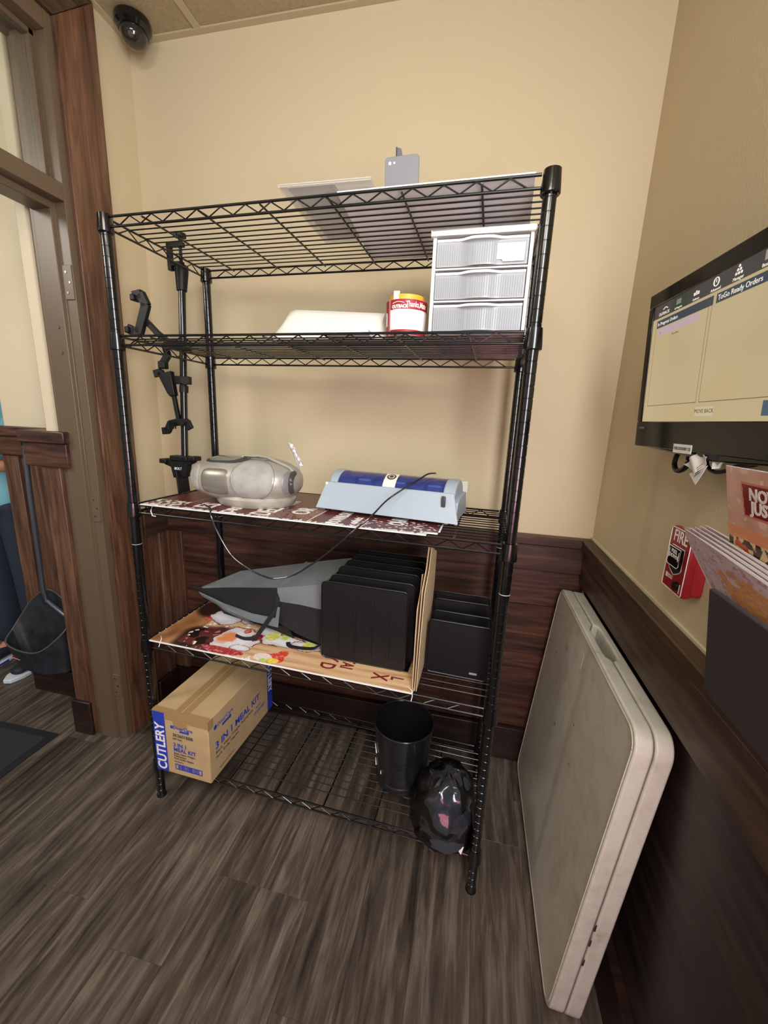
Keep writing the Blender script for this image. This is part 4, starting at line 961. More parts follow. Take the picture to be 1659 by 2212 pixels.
# ================================================================= DOME CAMERA ON THE CEILING
dc = thing('dome_camera', 'black ceiling dome security camera in the upper left corner', 'camera', (0.094, -0.085, CZ-0.0015))
MB().lathe([(0.030, 0.0), (0.054, 0.0), (0.056, -0.006), (0.055, -0.022), (0.046, -0.032), (0.038, -0.033), (0.036, -0.028)], 40).build('housing', M_blk, dc)
MB().lathe([(0.040, -0.030), (0.041, -0.036), (0.0395, -0.048), (0.034, -0.060), (0.024, -0.069), (0.012, -0.074), (0.0005, -0.075)], 40, close=False).build('smoked_dome', mat('smoked_dome', rgb(46, 44, 42), 0.05, alpha=0.72, coat=1.0), dc)
MB().lathe([(0.0005, -0.062), (0.012, -0.060), (0.022, -0.050), (0.024, -0.036), (0.0005, -0.034)], 24).build('lens_ball', M_blkp, dc)
MB().cyl((0.006, -0.016, -0.050), (0.009, -0.025, -0.055), 0.008, 16).build('lens', mat('lens_white', rgb(210, 206, 200), 0.2), dc)

# ================================================================= FOLDED TABLE
def boolcut(o, cutter):
    md = o.modifiers.new('cut', 'BOOLEAN'); md.object = cutter; md.operation = 'DIFFERENCE'; md.solver = 'EXACT'
    dg = bpy.context.evaluated_depsgraph_get(); me = bpy.data.meshes.new_from_object(o.evaluated_get(dg))
    o.modifiers.clear(); o.data = me
ft = thing('folding_table', 'scuffed off-white folding table folded shut leaning on right wall', 'folding table', (1.598, -0.790, 0.0080))
M_tbl = mat('table_plastic', rgb(184, 178, 162), 0.42, bump=0.25, bscale=500)
nt = M_tbl.node_tree; pb = nt.nodes['Principled BSDF']
tcn = nt.nodes.new('ShaderNodeTexCoord'); n1 = nt.nodes.new('ShaderNodeTexNoise'); n1.inputs['Scale'].default_value = 16; n1.inputs['Detail'].default_value = 9; n1.inputs['Roughness'].default_value = 0.7
n2 = nt.nodes.new('ShaderNodeTexNoise'); n2.inputs['Scale'].default_value = 5; n2.inputs['Detail'].default_value = 4
nt.links.new(tcn.outputs['Object'], n1.inputs[0]); nt.links.new(tcn.outputs['Object'], n2.inputs[0])
mm = nt.nodes.new('ShaderNodeMath'); mm.operation = 'MULTIPLY_ADD'; mm.inputs[1].default_value = 0.35; nt.links.new(n2.outputs[0], mm.inputs[0]); nt.links.new(n1.outputs[0], mm.inputs[2])
cr = nt.nodes.new('ShaderNodeValToRGB'); e = cr.color_ramp.elements
e[0].position = 0.44; e[0].color = (*rgb(126, 118, 106), 1); e[1].position = 0.70; e[1].color = (*rgb(194, 191, 178), 1)
q = e.new(0.52); q.color = (*rgb(178, 174, 160), 1)
nt.links.new(mm.outputs[0], cr.inputs[0]); nt.links.new(cr.outputs[0], pb.inputs['Base Color'])
TLy, THh = 0.738, 0.785
piv = bpy.data.objects.new('tmp', None)
for hi, (xa, xb) in enumerate(((0.0, 0.0330), (0.0360, 0.069))):
    hf = MB().prism(rrect(TLy, THh, 0.045, 8), 'x', xa, xb).build('table_half', M_tbl, ft)
    # hand hole sunk from the seam at the middle of the top edge
    cu = MB()
    xc = (xb, xa)[hi]
    prof_c = [(-0.105, 0.0), (-0.085, 0.011), (-0.06, 0.014), (0.06, 0.014), (0.085, 0.011), (0.105, 0.0)]
    sg = -1 if hi == 0 else 1
    pts_ = [(0.364+a, b*sg) for a, b in prof_c]
    A3 = [cu.bm.verts.new((xc+(b if b else -0.01*sg), a, THh-0.075)) for a, b in pts_]; B3 = [cu.bm.verts.new((xc+(b if b else -0.01*sg), a, THh+0.02)) for a, b in pts_]
    cu.bm.faces.new(A3); cu.bm.faces.new(B3[::-1])
    for k in range(6): cu.bm.faces.new((A3[k], A3[(k+1) % 6], B3[(k+1) % 6], B3[k]))
    cto = cu.build('cutter', None, ft, smooth=False)
    bpy.context.view_layer.update(); boolcut(hf, cto)
    bpy.data.objects.remove(cto)
    hf.data.polygons.foreach_set('use_smooth', [True]*len(hf.data.polygons)); hf.data.set_sharp_from_angle(angle=math.radians(35))
    md = hf.modifiers.new('bevel', 'BEVEL'); md.width = 0.0045; md.segments = 3; md.limit_method = 'ANGLE'; md.angle_limit = math.radians(40)
    if hi == 0:
        op = rrect(TLy-0.020, THh-0.020, 0.038, 8, 0.010, 0.010)
        MB().tube([(0.0005, a, b) for a, b in op], 0.0022, 6, closed=True).build('raised_rim', M_tbl, hf)
        MB().bx(-0.0004, 0.0002, 0.36, 0.40, 0.690, 0.735).build('small_sticker', mat('sticker_grey', rgb(190, 186, 170), 0.6), hf)
M_gouge = mat('gouge', rgb(34, 28, 26), 0.8)
for (y_, z_, l_) in ((0.44, 0.45, 0.010), (0.66, 0.71, 0.006), (0.30, 0.56, 0.005), (0.60, 0.60, 0.004)):
    MB().tube([(-0.0004, y_, z_), (-0.0006, y_-l_*0.5, z_-l_)], [0.0012, 0.0006], 6).build('gouge', M_gouge, ft)
for z_ in (0.255, 0.300, 0.195):
    MB().tube([(0.0345, -0.0006, z_), (0.0355, -0.0006, z_+0.016)], [0.0022, 0.0010], 6).build('gouge', M_gouge, ft)
MB().bx(0.020, 0.042, 0.06, 0.67, 0.012, 0.060).build('hinge_bar', mat('hinge_steel', rgb(90, 90, 92), 0.4, metal=0.8), ft)
ft.rotation_euler = (0, 0.088, 0.0)

# ================================================================= WALL TV
tv = thing('wall_television', 'black flat screen television on the right wall showing an order screen', 'television', (0, 0, 0))
BLp = V((1.685, -0.472, 1.310)); dRt = V((0.0756, -0.9971, 0)).normalized(); upt = V((-0.06, 0.005, 0.998)); upt = (upt-dRt*upt.dot(dRt)).normalized(); nt_ = dRt.cross(upt)
Mt = Matrix.Identity(4)
for i in range(3): Mt[i][0] = dRt[i]; Mt[i][1] = upt[i]; Mt[i][2] = nt_[i]
Mt.translation = BLp; tv.matrix_world = Mt
TW, THt = 0.56, 0.315
M_tvb = mat('gloss_black', rgb(5, 5, 6), 0.10, coat=0.0, spec=0.35)
MB().prism([(0, 0.004), (0.006, 0), (TW*0.5, -0.012), (TW-0.006, 0), (TW, 0.004), (TW, THt), (0, THt)], 'z', -0.040, 0.0).build('housing', M_tvb, tv, bevel=0.003)
SX0, SX1, SY0, SY1 = 0.018, TW-0.018, 0.054, 0.288
mb = MB(); mb.bx(0, TW, 0.0, SY0, 0, 0.004).bx(0, TW, SY1, THt, 0, 0.004).bx(0, SX0, SY0, SY1, 0, 0.004).bx(SX1, TW, SY0, SY1, 0, 0.004)
mb.build('bezel', M_tvb, tv, bevel=0.0015)
MB().bx(0.06, TW-0.06, 0.05, THt-0.04, -0.055, -0.040).build('rear_bulge', M_blkp, tv, bevel=0.01)
MB().bx(0.16, 0.30, 0.08, 0.22, -0.068, -0.053).build('wall_bracket', M_blkp, tv)
def ui(a, b):
    x_ = SX0+a*(SX1-SX0); y_ = SY0+b*(SY1-SY0)
    tan = mix(h(222, 196, 146), h(230, 208, 162), 0.5+0.5*nz(x_*8, y_*8, 1, 3))
    if y_ > 0.262: return h(56, 66, 56) if 0.085 < x_ < 0.142 else h(70, 66, 68)
    if 0.243 < y_ < 0.2575 and (0.036 < x_ < 0.220 or 0.228 < x_ < 0.50): return h(58, 74, 88)
    if 0.226 < y_ < 0.240 and 0.046 < x_ < 0.186: return h(226, 196, 202)
    for x0_, x1_ in ((0.034, 0.210), (0.218, 0.50)):
        if (abs(x_-x0_) < 0.0006 or abs(x_-x1_) < 0.0006) and 0.086 < y_ < 0.243: return h(150, 128, 78)
        if abs(y_-0.0865) < 0.0006 and x0_ < x_ < x1_: return h(130, 112, 70)
    if 0.212 < x_ < 0.262 and 0.063 < y_ < 0.079: return h(236, 218, 180)
    if 0.368 < x_ < 0.42 and 0.062 < y_ < 0.082: return h(66, 100, 124)
    return tan
scr = painted('screen', colmat('screen_light', 0.2, emit=0.60), tv, lambda a, b: V((SX0+a*(SX1-SX0), SY0+b*(SY1-SY0), 0.0012)), 420, 190, ui)
M_scw = mat('screen_white', rgb(220, 216, 206), 0.5, emit=0.6); M_scd = mat('screen_dark', rgb(120, 104, 66), 0.5)
def scrt(s_, sz, x_, y_, m_=M_scw, al='LEFT', b_=0.0): text('screen_text', s_, sz, m_, scr, (x_, y_, 0.0016), (1, 0, 0), (0, 1, 0), align=al, ext=0.0001, bold=b_)
scrt('ToGo Ready Orders', 0.0115, 0.232, 0.2495); scrt('In Progress Orders', 0.0095, 0.040, 0.2495); scrt('MOVE BACK', 0.0095, 0.237, 0.071, M_scd, 'CENTER')
scrt('OUTBACK', 0.0085, 0.060, 0.268, al='CENTER'); scrt('In Progress', 0.0055, 0.112, 0.266, al='CENTER'); scrt('Delivery', 0.0055, 0.168, 0.2655, al='CENTER'); scrt('Advanced', 0.0065, 0.222, 0.2655, al='CENTER'); scrt('Manager', 0.007, 0.275, 0.266, al='CENTER'); scrt('Business', 0.007, 0.335, 0.266, al='CENTER')
scrt('x', 0.007, 0.052, 0.2325, M_scd); scrt('No orders', 0.0055, 0.10, 0.221, M_scd)
MB().tube([(0.222+0.0065*math.cos(k*PI/8), 0.277+0.0065*math.sin(k*PI/8), 0.0016) for k in range(16)], 0.0008, 5, closed=True).build('screen_icon', M_scw, scr)
MB().bx(0.2214, 0.2226, 0.276, 0.281, 0.0014, 0.0018).build('screen_icon', M_scw, scr)
mb = MB(); mb.prism([(0.104, 0.272), (0.119, 0.272), (0.119, 0.281), (0.104, 0.281)], 'z', 0.0014, 0.0017).build('screen_icon', mat('icon_green', rgb(120, 140, 118), 0.5, emit=0.4), scr)
for k in range(3): MB().bx(0.160+k*0.006, 0.164+k*0.006, 0.272, 0.279-abs(k-1)*0.002, 0.0014, 0.0018).build('screen_icon', M_scw, scr)
for x_, y_ in ((0.275, 0.283), (0.272, 0.278), (0.278, 0.278), (0.269, 0.273), (0.275, 0.273), (0.281, 0.273)): MB().bx(x_-0.0018, x_+0.0018, y_-0.0018, y_+0.0018, 0.0014, 0.0018).build('screen_icon', M_scw, scr)
MB().tube([(0.056, 0.276, 0.0016), (0.064, 0.279, 0.0016), (0.072, 0.276, 0.0016)], 0.001, 5).build('screen_icon', M_scw, scr)
MB().bx(0.327, 0.343, 0.272, 0.285, 0.0014, 0.0018).build('screen_icon', mat('icon_grey', rgb(150, 146, 144), 0.5, emit=0.4), scr)
st_ = MB().bx(0.165, 0.224, -0.0035, 0.0125, 0.0042, 0.0048).build('asset_sticker', M_wprint, tv)
text('printed_text', 'DISC0105001 S2', 0.0078, M_ink, st_, (0.1945, 0.0045, 0.0050), (1, 0, 0), (0, 1, 0), align='CENTER')
text('printed_text', 'TOSHIBA', 0.006, mat('faint_logo', rgb(110, 110, 112), 0.4), tv, (0.014, 0.040, 0.0044), (1, 0, 0), (0, 1, 0))
def wc(name, label, pts, r):
    return tag(MB().tube(catmull(pts, 6), r, 10).build(name, M_blkp), label, 'cable')
wc('power_cable', 'thick black cable loop under the left end of the television', [(1.722, -0.600, 1.312), (1.721, -0.590, 1.296), (1.72, -0.590, 1.281), (1.719, -0.604, 1.270), (1.718, -0.628, 1.272), (1.718, -0.646, 1.285), (1.722, -0.636, 1.312)], 0.0048)
wc('video_cable', 'thinner black cable looping below the television behind white tags', [(1.722, -0.700, 1.316), (1.721, -0.702, 1.300), (1.72, -0.712, 1.288), (1.72, -0.735, 1.281), (1.72, -0.765, 1.286), (1.721, -0.79, 1.296), (1.721, -0.83, 1.302), (1.723, -0.86, 1.316)], 0.0032)
def tagsheet(name, label, corners, lines):
    a, b, c, d = [V(p) for p in corners]
    g = [[a.lerp(b, i/8).lerp(d.lerp(c, i/8), j/8)+V((0.004*math.sin(i*0.9+j*0.5), 0, 0)) for j in range(9)] for i in range(9)]
    o = MB().sheet(g, 0.0005).build(name, M_paper); tag(o, label, 'tag'); return o
t1 = tagsheet('cable_tag', 'creased white printed cable tag hanging below the television', [(1.702, -0.668, 1.286), (1.702, -0.708, 1.310), (1.700, -0.752, 1.306), (1.700, -0.722, 1.272)], 3)
g = [[V((1.700, -0.697, 1.272)).lerp(V((1.700, -0.750, 1.292)), i/6).lerp(V((1.699, -0.727, 1.256)), j/6) + V((0.001, 0, 0)) for j in range(7)] for i in range(7)]
tl = MB().sheet(g, 0.0005).build('tag_tail', M_paper, t1)
for k in range(4):
    MB().tube([(1.6978, -0.722-0.001*k, 1.270+0.005*k), (1.6978, -0.738-0.001*k, 1.279+0.005*k)], 0.0005, 4).build('printed_line', M_ink, t1)
t2 = tagsheet('cable_tag', 'smaller white cable tag behind the creased one below television', [(1.712, -0.722, 1.316), (1.712, -0.778, 1.318), (1.712, -0.765, 1.292), (1.712, -0.748, 1.286)], 2)

# ================================================================= FIRE ALARM PULL STATION
fa_ = thing('fire_pull_station', 'red fire alarm pull station with FIRE lettering on the right wall', 'fire alarm', (RW-0.0005, -0.622, 1.036))
M_fred = mat('fire_red', rgb(146, 22, 32), 0.35)
FWd, FH, FD = 0.083, 0.126, 0.034
MB().prism(rrect(FWd+0.000, FH-0.010, 0.010, 4, -FWd, 0.002), 'x', -0.020, 0).build('back_box', M_fred, fa_, bevel=0.002)
MB().bx(-FD, -0.018, -FWd, 0, 0, FH).build('front_cover', M_fred, fa_, bevel=0.004, seg=3)
xf = -FD-0.0006
mb = MB(); mb.tube([(xf+0.0004, -b, a) for b, a in rrect(FWd-0.004, FH-0.004, 0.004, 4, 0.002, 0.002)], 0.0009, 6, closed=True).build('white_outline', M_wprint, fa_)
Yr = (0, -1, 0)
text('printed_text', 'FIRE', 0.033, M_wprint, fa_, (xf, -FWd/2, 0.1085), Yr, Z_, 'CENTER', bold=0.0004, sx=0.92)
hw = [(0.017, 0.090), (0.066, 0.090), (0.066, 0.048), (0.060, 0.042), (0.0415, 0.034), (0.023, 0.042), (0.017, 0.048)]
MB().prism([(-b, a) for b, a in hw], 'x', xf-0.0004, xf+0.002).build('handle_well', M_blkp, fa_)
MB().tube([(xf-0.0002, -b, a) for b, a in hw], 0.0009, 6, closed=True).build('white_outline', M_wprint, fa_)
hb_ = [(0.018, 0.089), (0.065, 0.089), (0.065, 0.056), (0.060, 0.052), (0.023, 0.052), (0.018, 0.056)]
hd_ = MB().prism([(-b, a) for b, a in hb_], 'x', xf-0.006, xf-0.0005).build('pull_handle', M_tvb, fa_, bevel=0.001)
MB().tube([(xf-0.0062, -b, a) for b, a in hb_], 0.0007, 6, closed=True).build('white_outline', M_wprint, hd_)
text('printed_text', 'PULL', 0.0105, M_wprint, hd_, (xf-0.0064, -FWd/2, 0.0810), Yr, Z_, 'CENTER', bold=0.0002)
text('printed_text', 'DOWN', 0.0105, M_wprint, hd_, (xf-0.0064, -FWd/2, 0.0715), Yr, Z_, 'CENTER', bold=0.0002)
for b in (0.0225, 0.0605):
    MB().bx(xf-0.0068, xf-0.0062, -b-0.0006, -b+0.0006, 0.070, 0.084).prism([(-b-0.003, 0.071), (-b+0.003, 0.071), (-b, 0.065)], 'x', xf-0.0068, xf-0.0062).build('arrow', M_wprint, hd_)
MB().cyl((xf-0.005, -0.062, 0.018), (xf+0.002, -0.062, 0.018), 0.0085, 20).build('key_lock', M_blkp, fa_)
MB().bx(xf-0.0002, xf+0.0004, -0.020, -0.012, 0.022, 0.031).build('maker_mark', M_wprint, fa_)
text('printed_text', 'FIRE-LITE', 0.0048, M_wprint, fa_, (xf, -0.0215, 0.0285), Yr, Z_)
text('printed_text', 'ALARMS', 0.0048, M_wprint, fa_, (xf, -0.0215, 0.0240), Yr, Z_)
MB().bx(xf-0.0002, xf+0.0004, -0.073, -0.071, 0.006, 0.024).build('maker_mark', M_wprint, fa_)
MB().bx(-0.026, -0.006, -0.045, -0.018, FH-0.0005, FH+0.0005).build('clear_tape', M_acr, fa_)

# ================================================================= MENU POCKET, MENUS, POSTER
mp = thing('menu_pocket', 'dark charcoal wall pocket holding menus below the television', 'menu holder', (RW-0.043, -0.874, 0.956))
M_char = mat('charcoal_vinyl', rgb(52, 48, 52), 0.65, bump=0.6, bscale=900)
def slab(P, Q, name, par, m_, bev=0.004):
    """8 corners: P 4 of the near face, Q 4 of the far"""
    mb = MB(); a = [mb.bm.verts.new(p) for p in P]; b = [mb.bm.verts.new(p) for p in Q]
    mb.bm.faces.new(a); mb.bm.faces.new(b[::-1])
    for k in range(4): mb.bm.faces.new((a[k], a[(k+1) % 4], b[(k+1) % 4], b[k]))
    return mb.build(name, m_, par, bevel=bev, seg=3)
slab([(-0.017, 0, 0.0), (-0.017, -0.46, 0.0), (-0.041, -0.46, 0.166), (-0.041, 0, 0.166)], [(-0.011, 0, 0.0), (-0.011, -0.46, 0.0), (-0.034, -0.46, 0.168), (-0.034, 0, 0.168)], 'front_panel', mp, M_char, 0.002)
slab([(-0.015, 0, 0.004), (-0.015, -0.005, 0.004), (-0.038, -0.005, 0.160), (-0.038, 0, 0.160)], [(0.0, 0, 0.004), (0.0, -0.005, 0.004), (0.030, -0.005, 0.160), (0.030, 0, 0.160)], 'side_panel', mp, M_char, 0.001)
MB().bx(-0.012, 0.0, -0.46, 0, 0.002, 0.010).build('bottom_panel', M_char, mp)
MB().bx(0.036, 0.042, -0.46, 0, 0.006, 0.200).build('back_panel', M_char, mp)
M_menu = colmat('menu_ink', 0.22, coat=0.3)
def menuprint(k):
    def fn(a, b):
        c = mix(h(178, 160, 166), h(150, 128, 132), 0.5+0.5*nz(a*5, b*3, 2, k))
        d = math.hypot((a-0.55)/0.25, (b-0.55)/0.30)+nz(a*5, b*5, 2, k+3)*0.5
        if d < 0.8: c = mix(h(188, 140, 84), h(150, 96, 64), 0.5+0.5*nz(a*14, b*14, 2, k))
        if nz(a*12, b*6, 3, k+5) > 0.32: c = mix(c, h(150, 110, 104), 0.8)
        return c
    return fn
names = ['front leaning menu of the fanned stack in the wall pocket', 'second glossy menu from the front of the fanned stack', 'third glossy menu from the front, middle of the fanned stack', 'fourth glossy menu from the front of the fanned stack', 'rearmost glossy menu of the fanned stack, nearest the wall']
for k in range(5):
    mn = thing('paper_menu', names[k], 'menu', (1.684+0.0055*k, -0.757-0.004*k, 1.184+0.003*k), 0, 'fanned menus in the wall pocket')
    def PM(a, b, k=k):
        up_ = V((0.012*a-0.0, -0.34*a, -0.022*a-0.05*a*a*0.25)); lo_ = V((0.012*min(a, .6)+0.0, -0.33*a-0.006, -0.008-0.12*min(a/0.42, 1)**0.9*0.62-0.02*a))
        return lo_.lerp(up_, b)
    g = [[PM(i/16, j/8) for j in range(9)] for i in range(17)]
    MB().sheet(g, 0.0009).build('folded_sheet', M_paper, mn)
    painted('printed_face', M_menu, mn, lambda a, b: PM(0.004+a*0.99, 0.03+b*0.92)+V((-0.0008, 0, 0.0003)), 60, 30, menuprint(k))
def poster(a, b):
    if b > 0.52:
        c = mix(h(232, 196, 178), h(206, 160, 142), 0.5+0.5*nz(a*4, b*6, 2, 4)+0.1)
        n_ = nz(a*18, b*12, 1, 8)
        if n_ > 0.36: c = mix(c, h(240, 214, 202), 0.7)
    elif b > 0.42: c = mix(h(226, 150, 110), h(240, 172, 126), 0.5+0.5*nz(a*3, b*60, 2, 1))
    else:
        n_ = nz(a*16, b*11, 1.3, 3)
        c = h(228, 204, 150) if n_ > -0.02 else h(64, 36, 30)
        c = mix(c, h(240, 228, 196), 0.5) if nz(a*40, b*30, 1, 2) > 0.2 else c
        if nz(a*10, b*9, 1, 6) > 0.28: c = h(196, 78, 44)
    # label board
    if 0.62 < b < 0.90 - 0.0*a and 0.13+0.08*(0.9-b) < a < 0.62: c = h(132, 30, 42) if (0.64 < b < 0.885 and 0.14+0.08*(0.9-b) < a < 0.61) else h(206, 130, 110)
    return c
ps = thing('promo_menu', 'glossy upright promotional menu with maroon label behind the fanned menus', 'menu', (1.722, -0.835, 1.128))
lean = V((-0.040, 0, 0.172))
PH = lambda a, b: V((0.0, -0.002-0.26*a, 0))+lean*b
MB().sheet([[PH(i/4, j/4) for j in range(5)] for i in range(5)], 0.0012).build('card', M_paper, ps)
painted('printed_face', colmat('poster_gloss', 0.25, coat=0.3), ps, lambda a, b: PH(0.004+a*0.99, 0.004+b*0.99)+V((-0.0011, 0, -0.0003)), 150, 110, poster)
un_ = lean.normalized()
text('printed_text', 'NOW', 0.023, M_wprint, ps, PH(0.20, 0.80)+V((-0.0015, 0, 0)), Yr, un_, bold=0.0008)
text('printed_text', 'JUST', 0.023, M_wprint, ps, PH(0.215, 0.70)+V((-0.0015, 0, 0)), Yr, un_, bold=0.0008)

# ================================================================= LOBBY DUSTPAN
dp = thing('lobby_dustpan', 'worn black long-handled lobby dustpan hung on the wood panelling', 'dustpan', (-0.45, -0.27, 0.21))
def Ld(x_, y_, z_): return V((x_+0.45, y_+0.27, z_-0.21))
rim = [(-0.610, -0.275, 0.370), (-0.585, -0.325, 0.340), (-0.500, -0.335, 0.318), (-0.395, -0.335, 0.330), (-0.320, -0.300, 0.395), (-0.305, -0.262, 0.440), (-0.330, -0.225, 0.470), (-0.400, -0.205, 0.520), (-0.470, -0.205, 0.550), (-0.550, -0.215, 0.500), (-0.600, -0.240, 0.420)]
rimc = catmull([Ld(*p) for p in rim+rim[:1]], 4)[:-1]
botc = []
for p in rimc:
    q = V((p.x*0.80+0.012, p.y*0.80, 0)); q.z = 0.008+0.10*max(0, -(p.x+0.06))*0.8+0.02*max(0, p.y*8); botc.append(q)
M_pan = mat('scuffed_black_plastic', rgb(38, 42, 46), 0.42, vary=0.45, vscale=22, bump=0.3, bscale=60)
g = [[rimc[i % len(rimc)].lerp(botc[i % len(rimc)], j/6) for j in range(7)] for i in range(len(rimc)+1)]
mb = MB(); mb.sheet(g, 0.003)
cc = V((0, 0, 0))
for p in botc: cc += p/len(botc)
g2 = [[cc.lerp(botc[i % len(botc)], j/3) for j in range(1, 4)] for i in range(len(botc)+1)]
mb.sheet(g2, 0.003); mb.build('pan', M_pan, dp)
MB().tube(rimc, 0.0035, 8, closed=True).build('rim', mat('worn_rim', rgb(78, 72, 68), 0.5), dp)
MB().tube([Ld(-0.396, -0.262, 1.200), Ld(-0.416, -0.255, 1.026), Ld(-0.437, -0.245, 0.731), Ld(-0.450, -0.240, 0.560), Ld(-0.442, -0.236, 0.515), Ld(-0.400, -0.232, 0.482), Ld(-0.345, -0.236, 0.452)], 0.0095, 12).build('handle', mat('dark_steel', rgb(120, 128, 138), 0.25, metal=0.8), dp)
MB().cyl(Ld(-0.396, -0.262, 1.19), Ld(-0.3955, -0.262, 1.212), 0.0125, 12).build('hanging_cap', M_blkp, dp)
lb = [V((p[0], p[1], p[2])) for p in (Ld(-0.560, -0.3235, 0.262), Ld(-0.515, -0.3245, 0.256), Ld(-0.515, -0.3285, 0.275), Ld(-0.560, -0.3275, 0.281))]
g = [[lb[0].lerp(lb[1], i).lerp(lb[3].lerp(lb[2], i), j)+V((0, 0.000, 0)) for j in (0, 1)] for i in (0, 1)]
MB().sheet(g, 0.001).build('red_label', M_red, dp)
MB().sheet([[p+V((0, -0.0012, 0.000))+(V((0, 0, 0.006)) if j == 0 else V((0, 0, -0.006))) for j, p in enumerate(r_)] for r_ in g], 0.0006).build('label_stripe', M_wprint, dp)
tag(MB().tube([(-0.402, -0.186, 1.190), (-0.402, -0.225, 1.192), (-0.399, -0.262, 1.182), (-0.396, -0.272, 1.196)], 0.003, 8).build('wall_hook', mat('hook_steel', rgb(150, 150, 150), 0.3, metal=1)), 'small steel hook that carries the hanging dustpan handle', 'hook')

# ================================================================= PERSON IN THE DINING ROOM
def skin_mesh(name, nodes, edges, m_, parent, root=0, sub=2, loc=(0, 0, 0)):
    me = bpy.data.meshes.new(name); me.from_pydata([n[0] for n in nodes], edges, [])
    o = bpy.data.objects.new(name, me); C.objects.link(o)
    md = o.modifiers.new('skin', 'SKIN'); md.use_smooth_shade = True
    for i, n in enumerate(nodes):
        r = n[1]; r = (r, r) if not isinstance(r, tuple) else r
        me.skin_vertices[0].data[i].radius = r
        me.skin_vertices[0].data[i].use_root = (i == root)
    sb = o.modifiers.new('sub', 'SUBSURF'); sb.levels = sub; sb.render_levels = sub
    dg = bpy.context.evaluated_depsgraph_get(); m2 = bpy.data.meshes.new_from_object(o.evaluated_get(dg))
    bpy.data.objects.remove(o)
    o = bpy.data.objects.new(name, m2); C.objects.link(o); m2.materials.clear(); m2.materials.append(m_); o.parent = parent
    m2.polygons.foreach_set('use_smooth', [True]*len(m2.polygons)); return o
pe = thing('person', 'person in a teal polo shirt and navy trousers beyond the door', 'person', (-0.955, 0.005, 0.0), 0.10)
M_skin = mat('skin', rgb(190, 132, 104), 0.5); M_teal = mat('teal_cotton', rgb(118, 178, 190), 0.8, bump=0.3, bscale=40); M_navy = mat('navy_cotton', rgb(34, 44, 60), 0.85, bump=0.3, bscale=60)
N = []; E_ = []
def nd(p, r, par=None):
    N.append((p, r)); 
    if par is not None: E_.append((par, len(N)-1))
    return len(N)-1
pel = nd((0, 0, 0.95), (0.125, 0.09)); sp = nd((0.02, 0.005, 1.12), (0.125, 0.095), pel); ch_ = nd((0.04, 0.0, 1.30), (0.145, 0.10), sp); nk0 = nd((0.04, 0.01, 1.42), (0.075, 0.07), ch_)
nk = nd((0.04, 0.0, 1.48), 0.055, nk0); hd1 = nd((0.04, -0.015, 1.56), (0.068, 0.080), nk); hd2 = nd((0.04, -0.010, 1.63), (0.078, 0.095), hd1); hd3 = nd((0.04, 0.0, 1.69), (0.055, 0.07), hd2)
for s in (-1, 1):
    hip = nd((s*0.095, 0, 0.88), 0.088, pel); kn = nd((s*0.105, -0.01, 0.49), 0.056, hip); an = nd((s*0.105, 0.015, 0.09), 0.030, kn); to = nd((s*0.105, -0.11, 0.036), 0.012, an)
    sh = nd((0.04+s*0.175, 0.005, 1.385), 0.055, ch_); el = nd((0.04+s*0.235, 0.02, 1.09), 0.042, sh); wr_ = nd((0.04+s*0.150, -0.20, 1.07), 0.026, el); pa = nd((0.04+s*0.115, -0.270, 1.075), (0.018, 0.036), wr_)
    for f_ in range(4):
        k1 = nd((0.04+s*0.085, -0.300-0.002*f_, 1.100-0.020*f_), 0.0085, pa); k2 = nd((0.04+s*0.062, -0.322-0.003*(f_ % 3), 1.096-0.020*f_), 0.0078, k1); nd((0.04+s*0.045, -0.312-0.004*(f_ % 2), 1.092-0.020*f_), 0.007, k2)
    t1_ = nd((0.04+s*0.100, -0.262, 1.110), 0.010, pa); nd((0.04+s*0.078, -0.285, 1.124), 0.009, t1_)
body = skin_mesh('body', N, E_, M_skin, pe)
for s in (-1, 1):
    MB().lathe([(0.0005, -0.011), (0.007, -0.009), (0.011, 0), (0.007, 0.009), (0.0005, 0.011)], 12, c=(0.04+s*0.030, -0.094, 1.628), sy=0.6).build('eye', mat('eye%d' % s, rgb(40, 34, 30), 0.2), pe)
    MB().lathe([(0.0005, -0.030), (0.010, -0.02), (0.013, 0), (0.014, 0.018), (0.0005, 0.030)], 10, c=(0.04+s*0.082, 0.002, 1.615)).build('ear', M_skin, pe)
MB().lathe([(0.0005, 0.022), (0.007, 0.012), (0.014, -0.012), (0.010, -0.018), (0.0005, -0.019)], 12, c=(0.04, -0.104, 1.600), sy=1.1).build('nose', M_skin, pe)
MB().lathe([(0.0005, -0.007), (0.020, -0.003), (0.022, 0.001), (0.0005, 0.007)], 12, c=(0.04, -0.088, 1.560), sy=0.5).build('mouth', mat('lips', rgb(150, 84, 76), 0.5), pe)
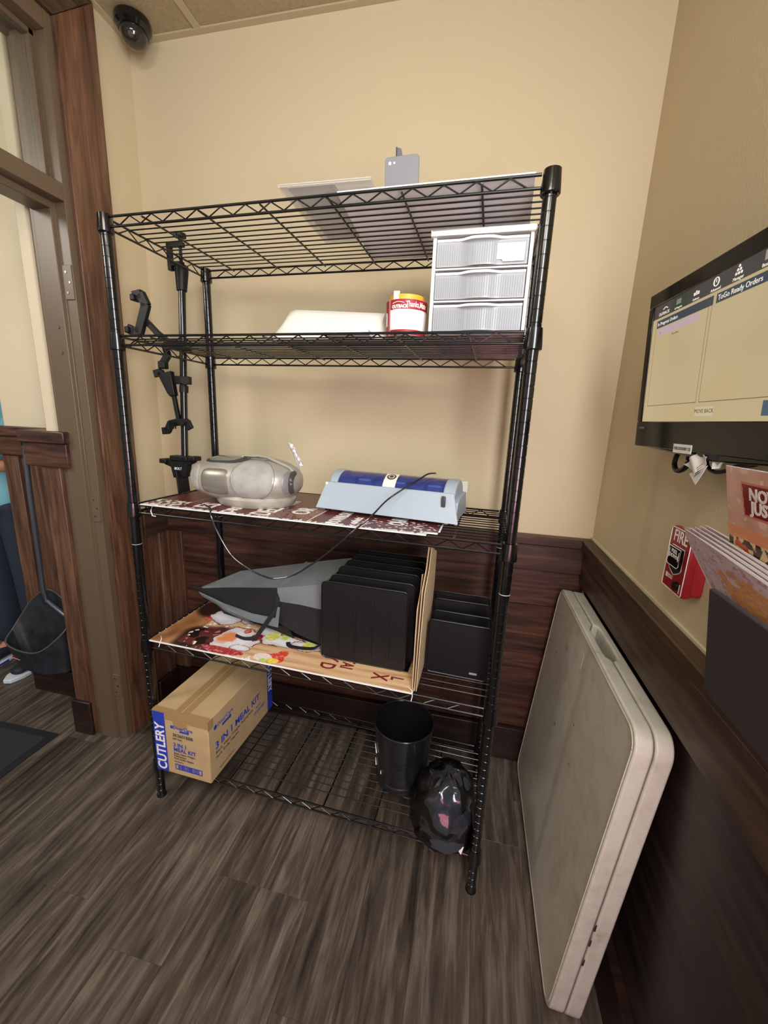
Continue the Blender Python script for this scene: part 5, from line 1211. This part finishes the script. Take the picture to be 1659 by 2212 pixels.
skin_mesh('hair', [((0.04, 0.025, 1.60), (0.086, 0.080)), ((0.04, 0.015, 1.67), (0.088, 0.092)), ((0.04, 0.01, 1.72), (0.06, 0.065)), ((0.04, 0.075, 1.52), (0.06, 0.035))], [(0, 1), (1, 2), (0, 3)], mat('fair_hair', rgb(190, 164, 110), 0.7), pe)
N = []; E_ = []
a0 = nd((0.035, 0.0, 1.24), (0.188, 0.138)); a1 = nd((0.03, 0.005, 1.06), (0.190, 0.140), a0); a2 = nd((0.02, 0.0, 0.92), (0.200, 0.150), a1); a3 = nd((0.02, 0, 0.80), (0.205, 0.150), a2)
a4 = nd((0.04, 0.005, 1.36), (0.130, 0.095), a0); a5 = nd((0.04, 0.005, 1.435), (0.072, 0.068), a4)
for s in (-1, 1):
    b1 = nd((0.04+s*0.180, 0.005, 1.385), 0.074, a4); b2 = nd((0.04+s*0.228, 0.015, 1.17), 0.074, b1)
skin_mesh('polo_shirt', N, E_, M_teal, pe)
N = []; E_ = []
a0 = nd((0, 0, 0.95), (0.150, 0.112))
for s in (-1, 1):
    b0 = nd((s*0.100, 0, 0.84), 0.106, a0); b1 = nd((s*0.108, -0.005, 0.50), 0.082, b0); b2 = nd((s*0.108, 0.010, 0.080), 0.072, b1)
skin_mesh('trousers', N, E_, M_navy, pe)
M_shoe = mat('navy_shoe', rgb(26, 30, 48), 0.6); M_sole = mat('white_sole', rgb(214, 224, 230), 0.5)
for s in (-1, 1):
    o2 = [(-0.036, 0.055), (-0.020, 0.075), (0.020, 0.075), (0.036, 0.055), (0.042, -0.02), (0.050, -0.10), (0.046, -0.17), (0.025, -0.215), (-0.010, -0.222), (-0.036, -0.18), (-0.044, -0.10), (-0.040, -0.02)]
    so_ = MB().prism([(s*0.105+x_, y_) for x_, y_ in o2], 'z', 0.001, 0.022).build('shoe_sole', M_sole, pe, bevel=0.004)
    MB().bx(s*0.105+0.036, s*0.105+0.0505, -0.13, -0.06, 0.006, 0.018).build('sole_flash', M_blue, so_)
    skin_mesh('shoe', [((s*0.105, 0.030, 0.050), (0.036, 0.040)), ((s*0.105, -0.05, 0.050), (0.038, 0.034)), ((s*0.106, -0.13, 0.038), (0.042, 0.024)), ((s*0.106, -0.185, 0.032), (0.036, 0.018))], [(0, 1), (1, 2), (2, 3)], M_shoe, pe)
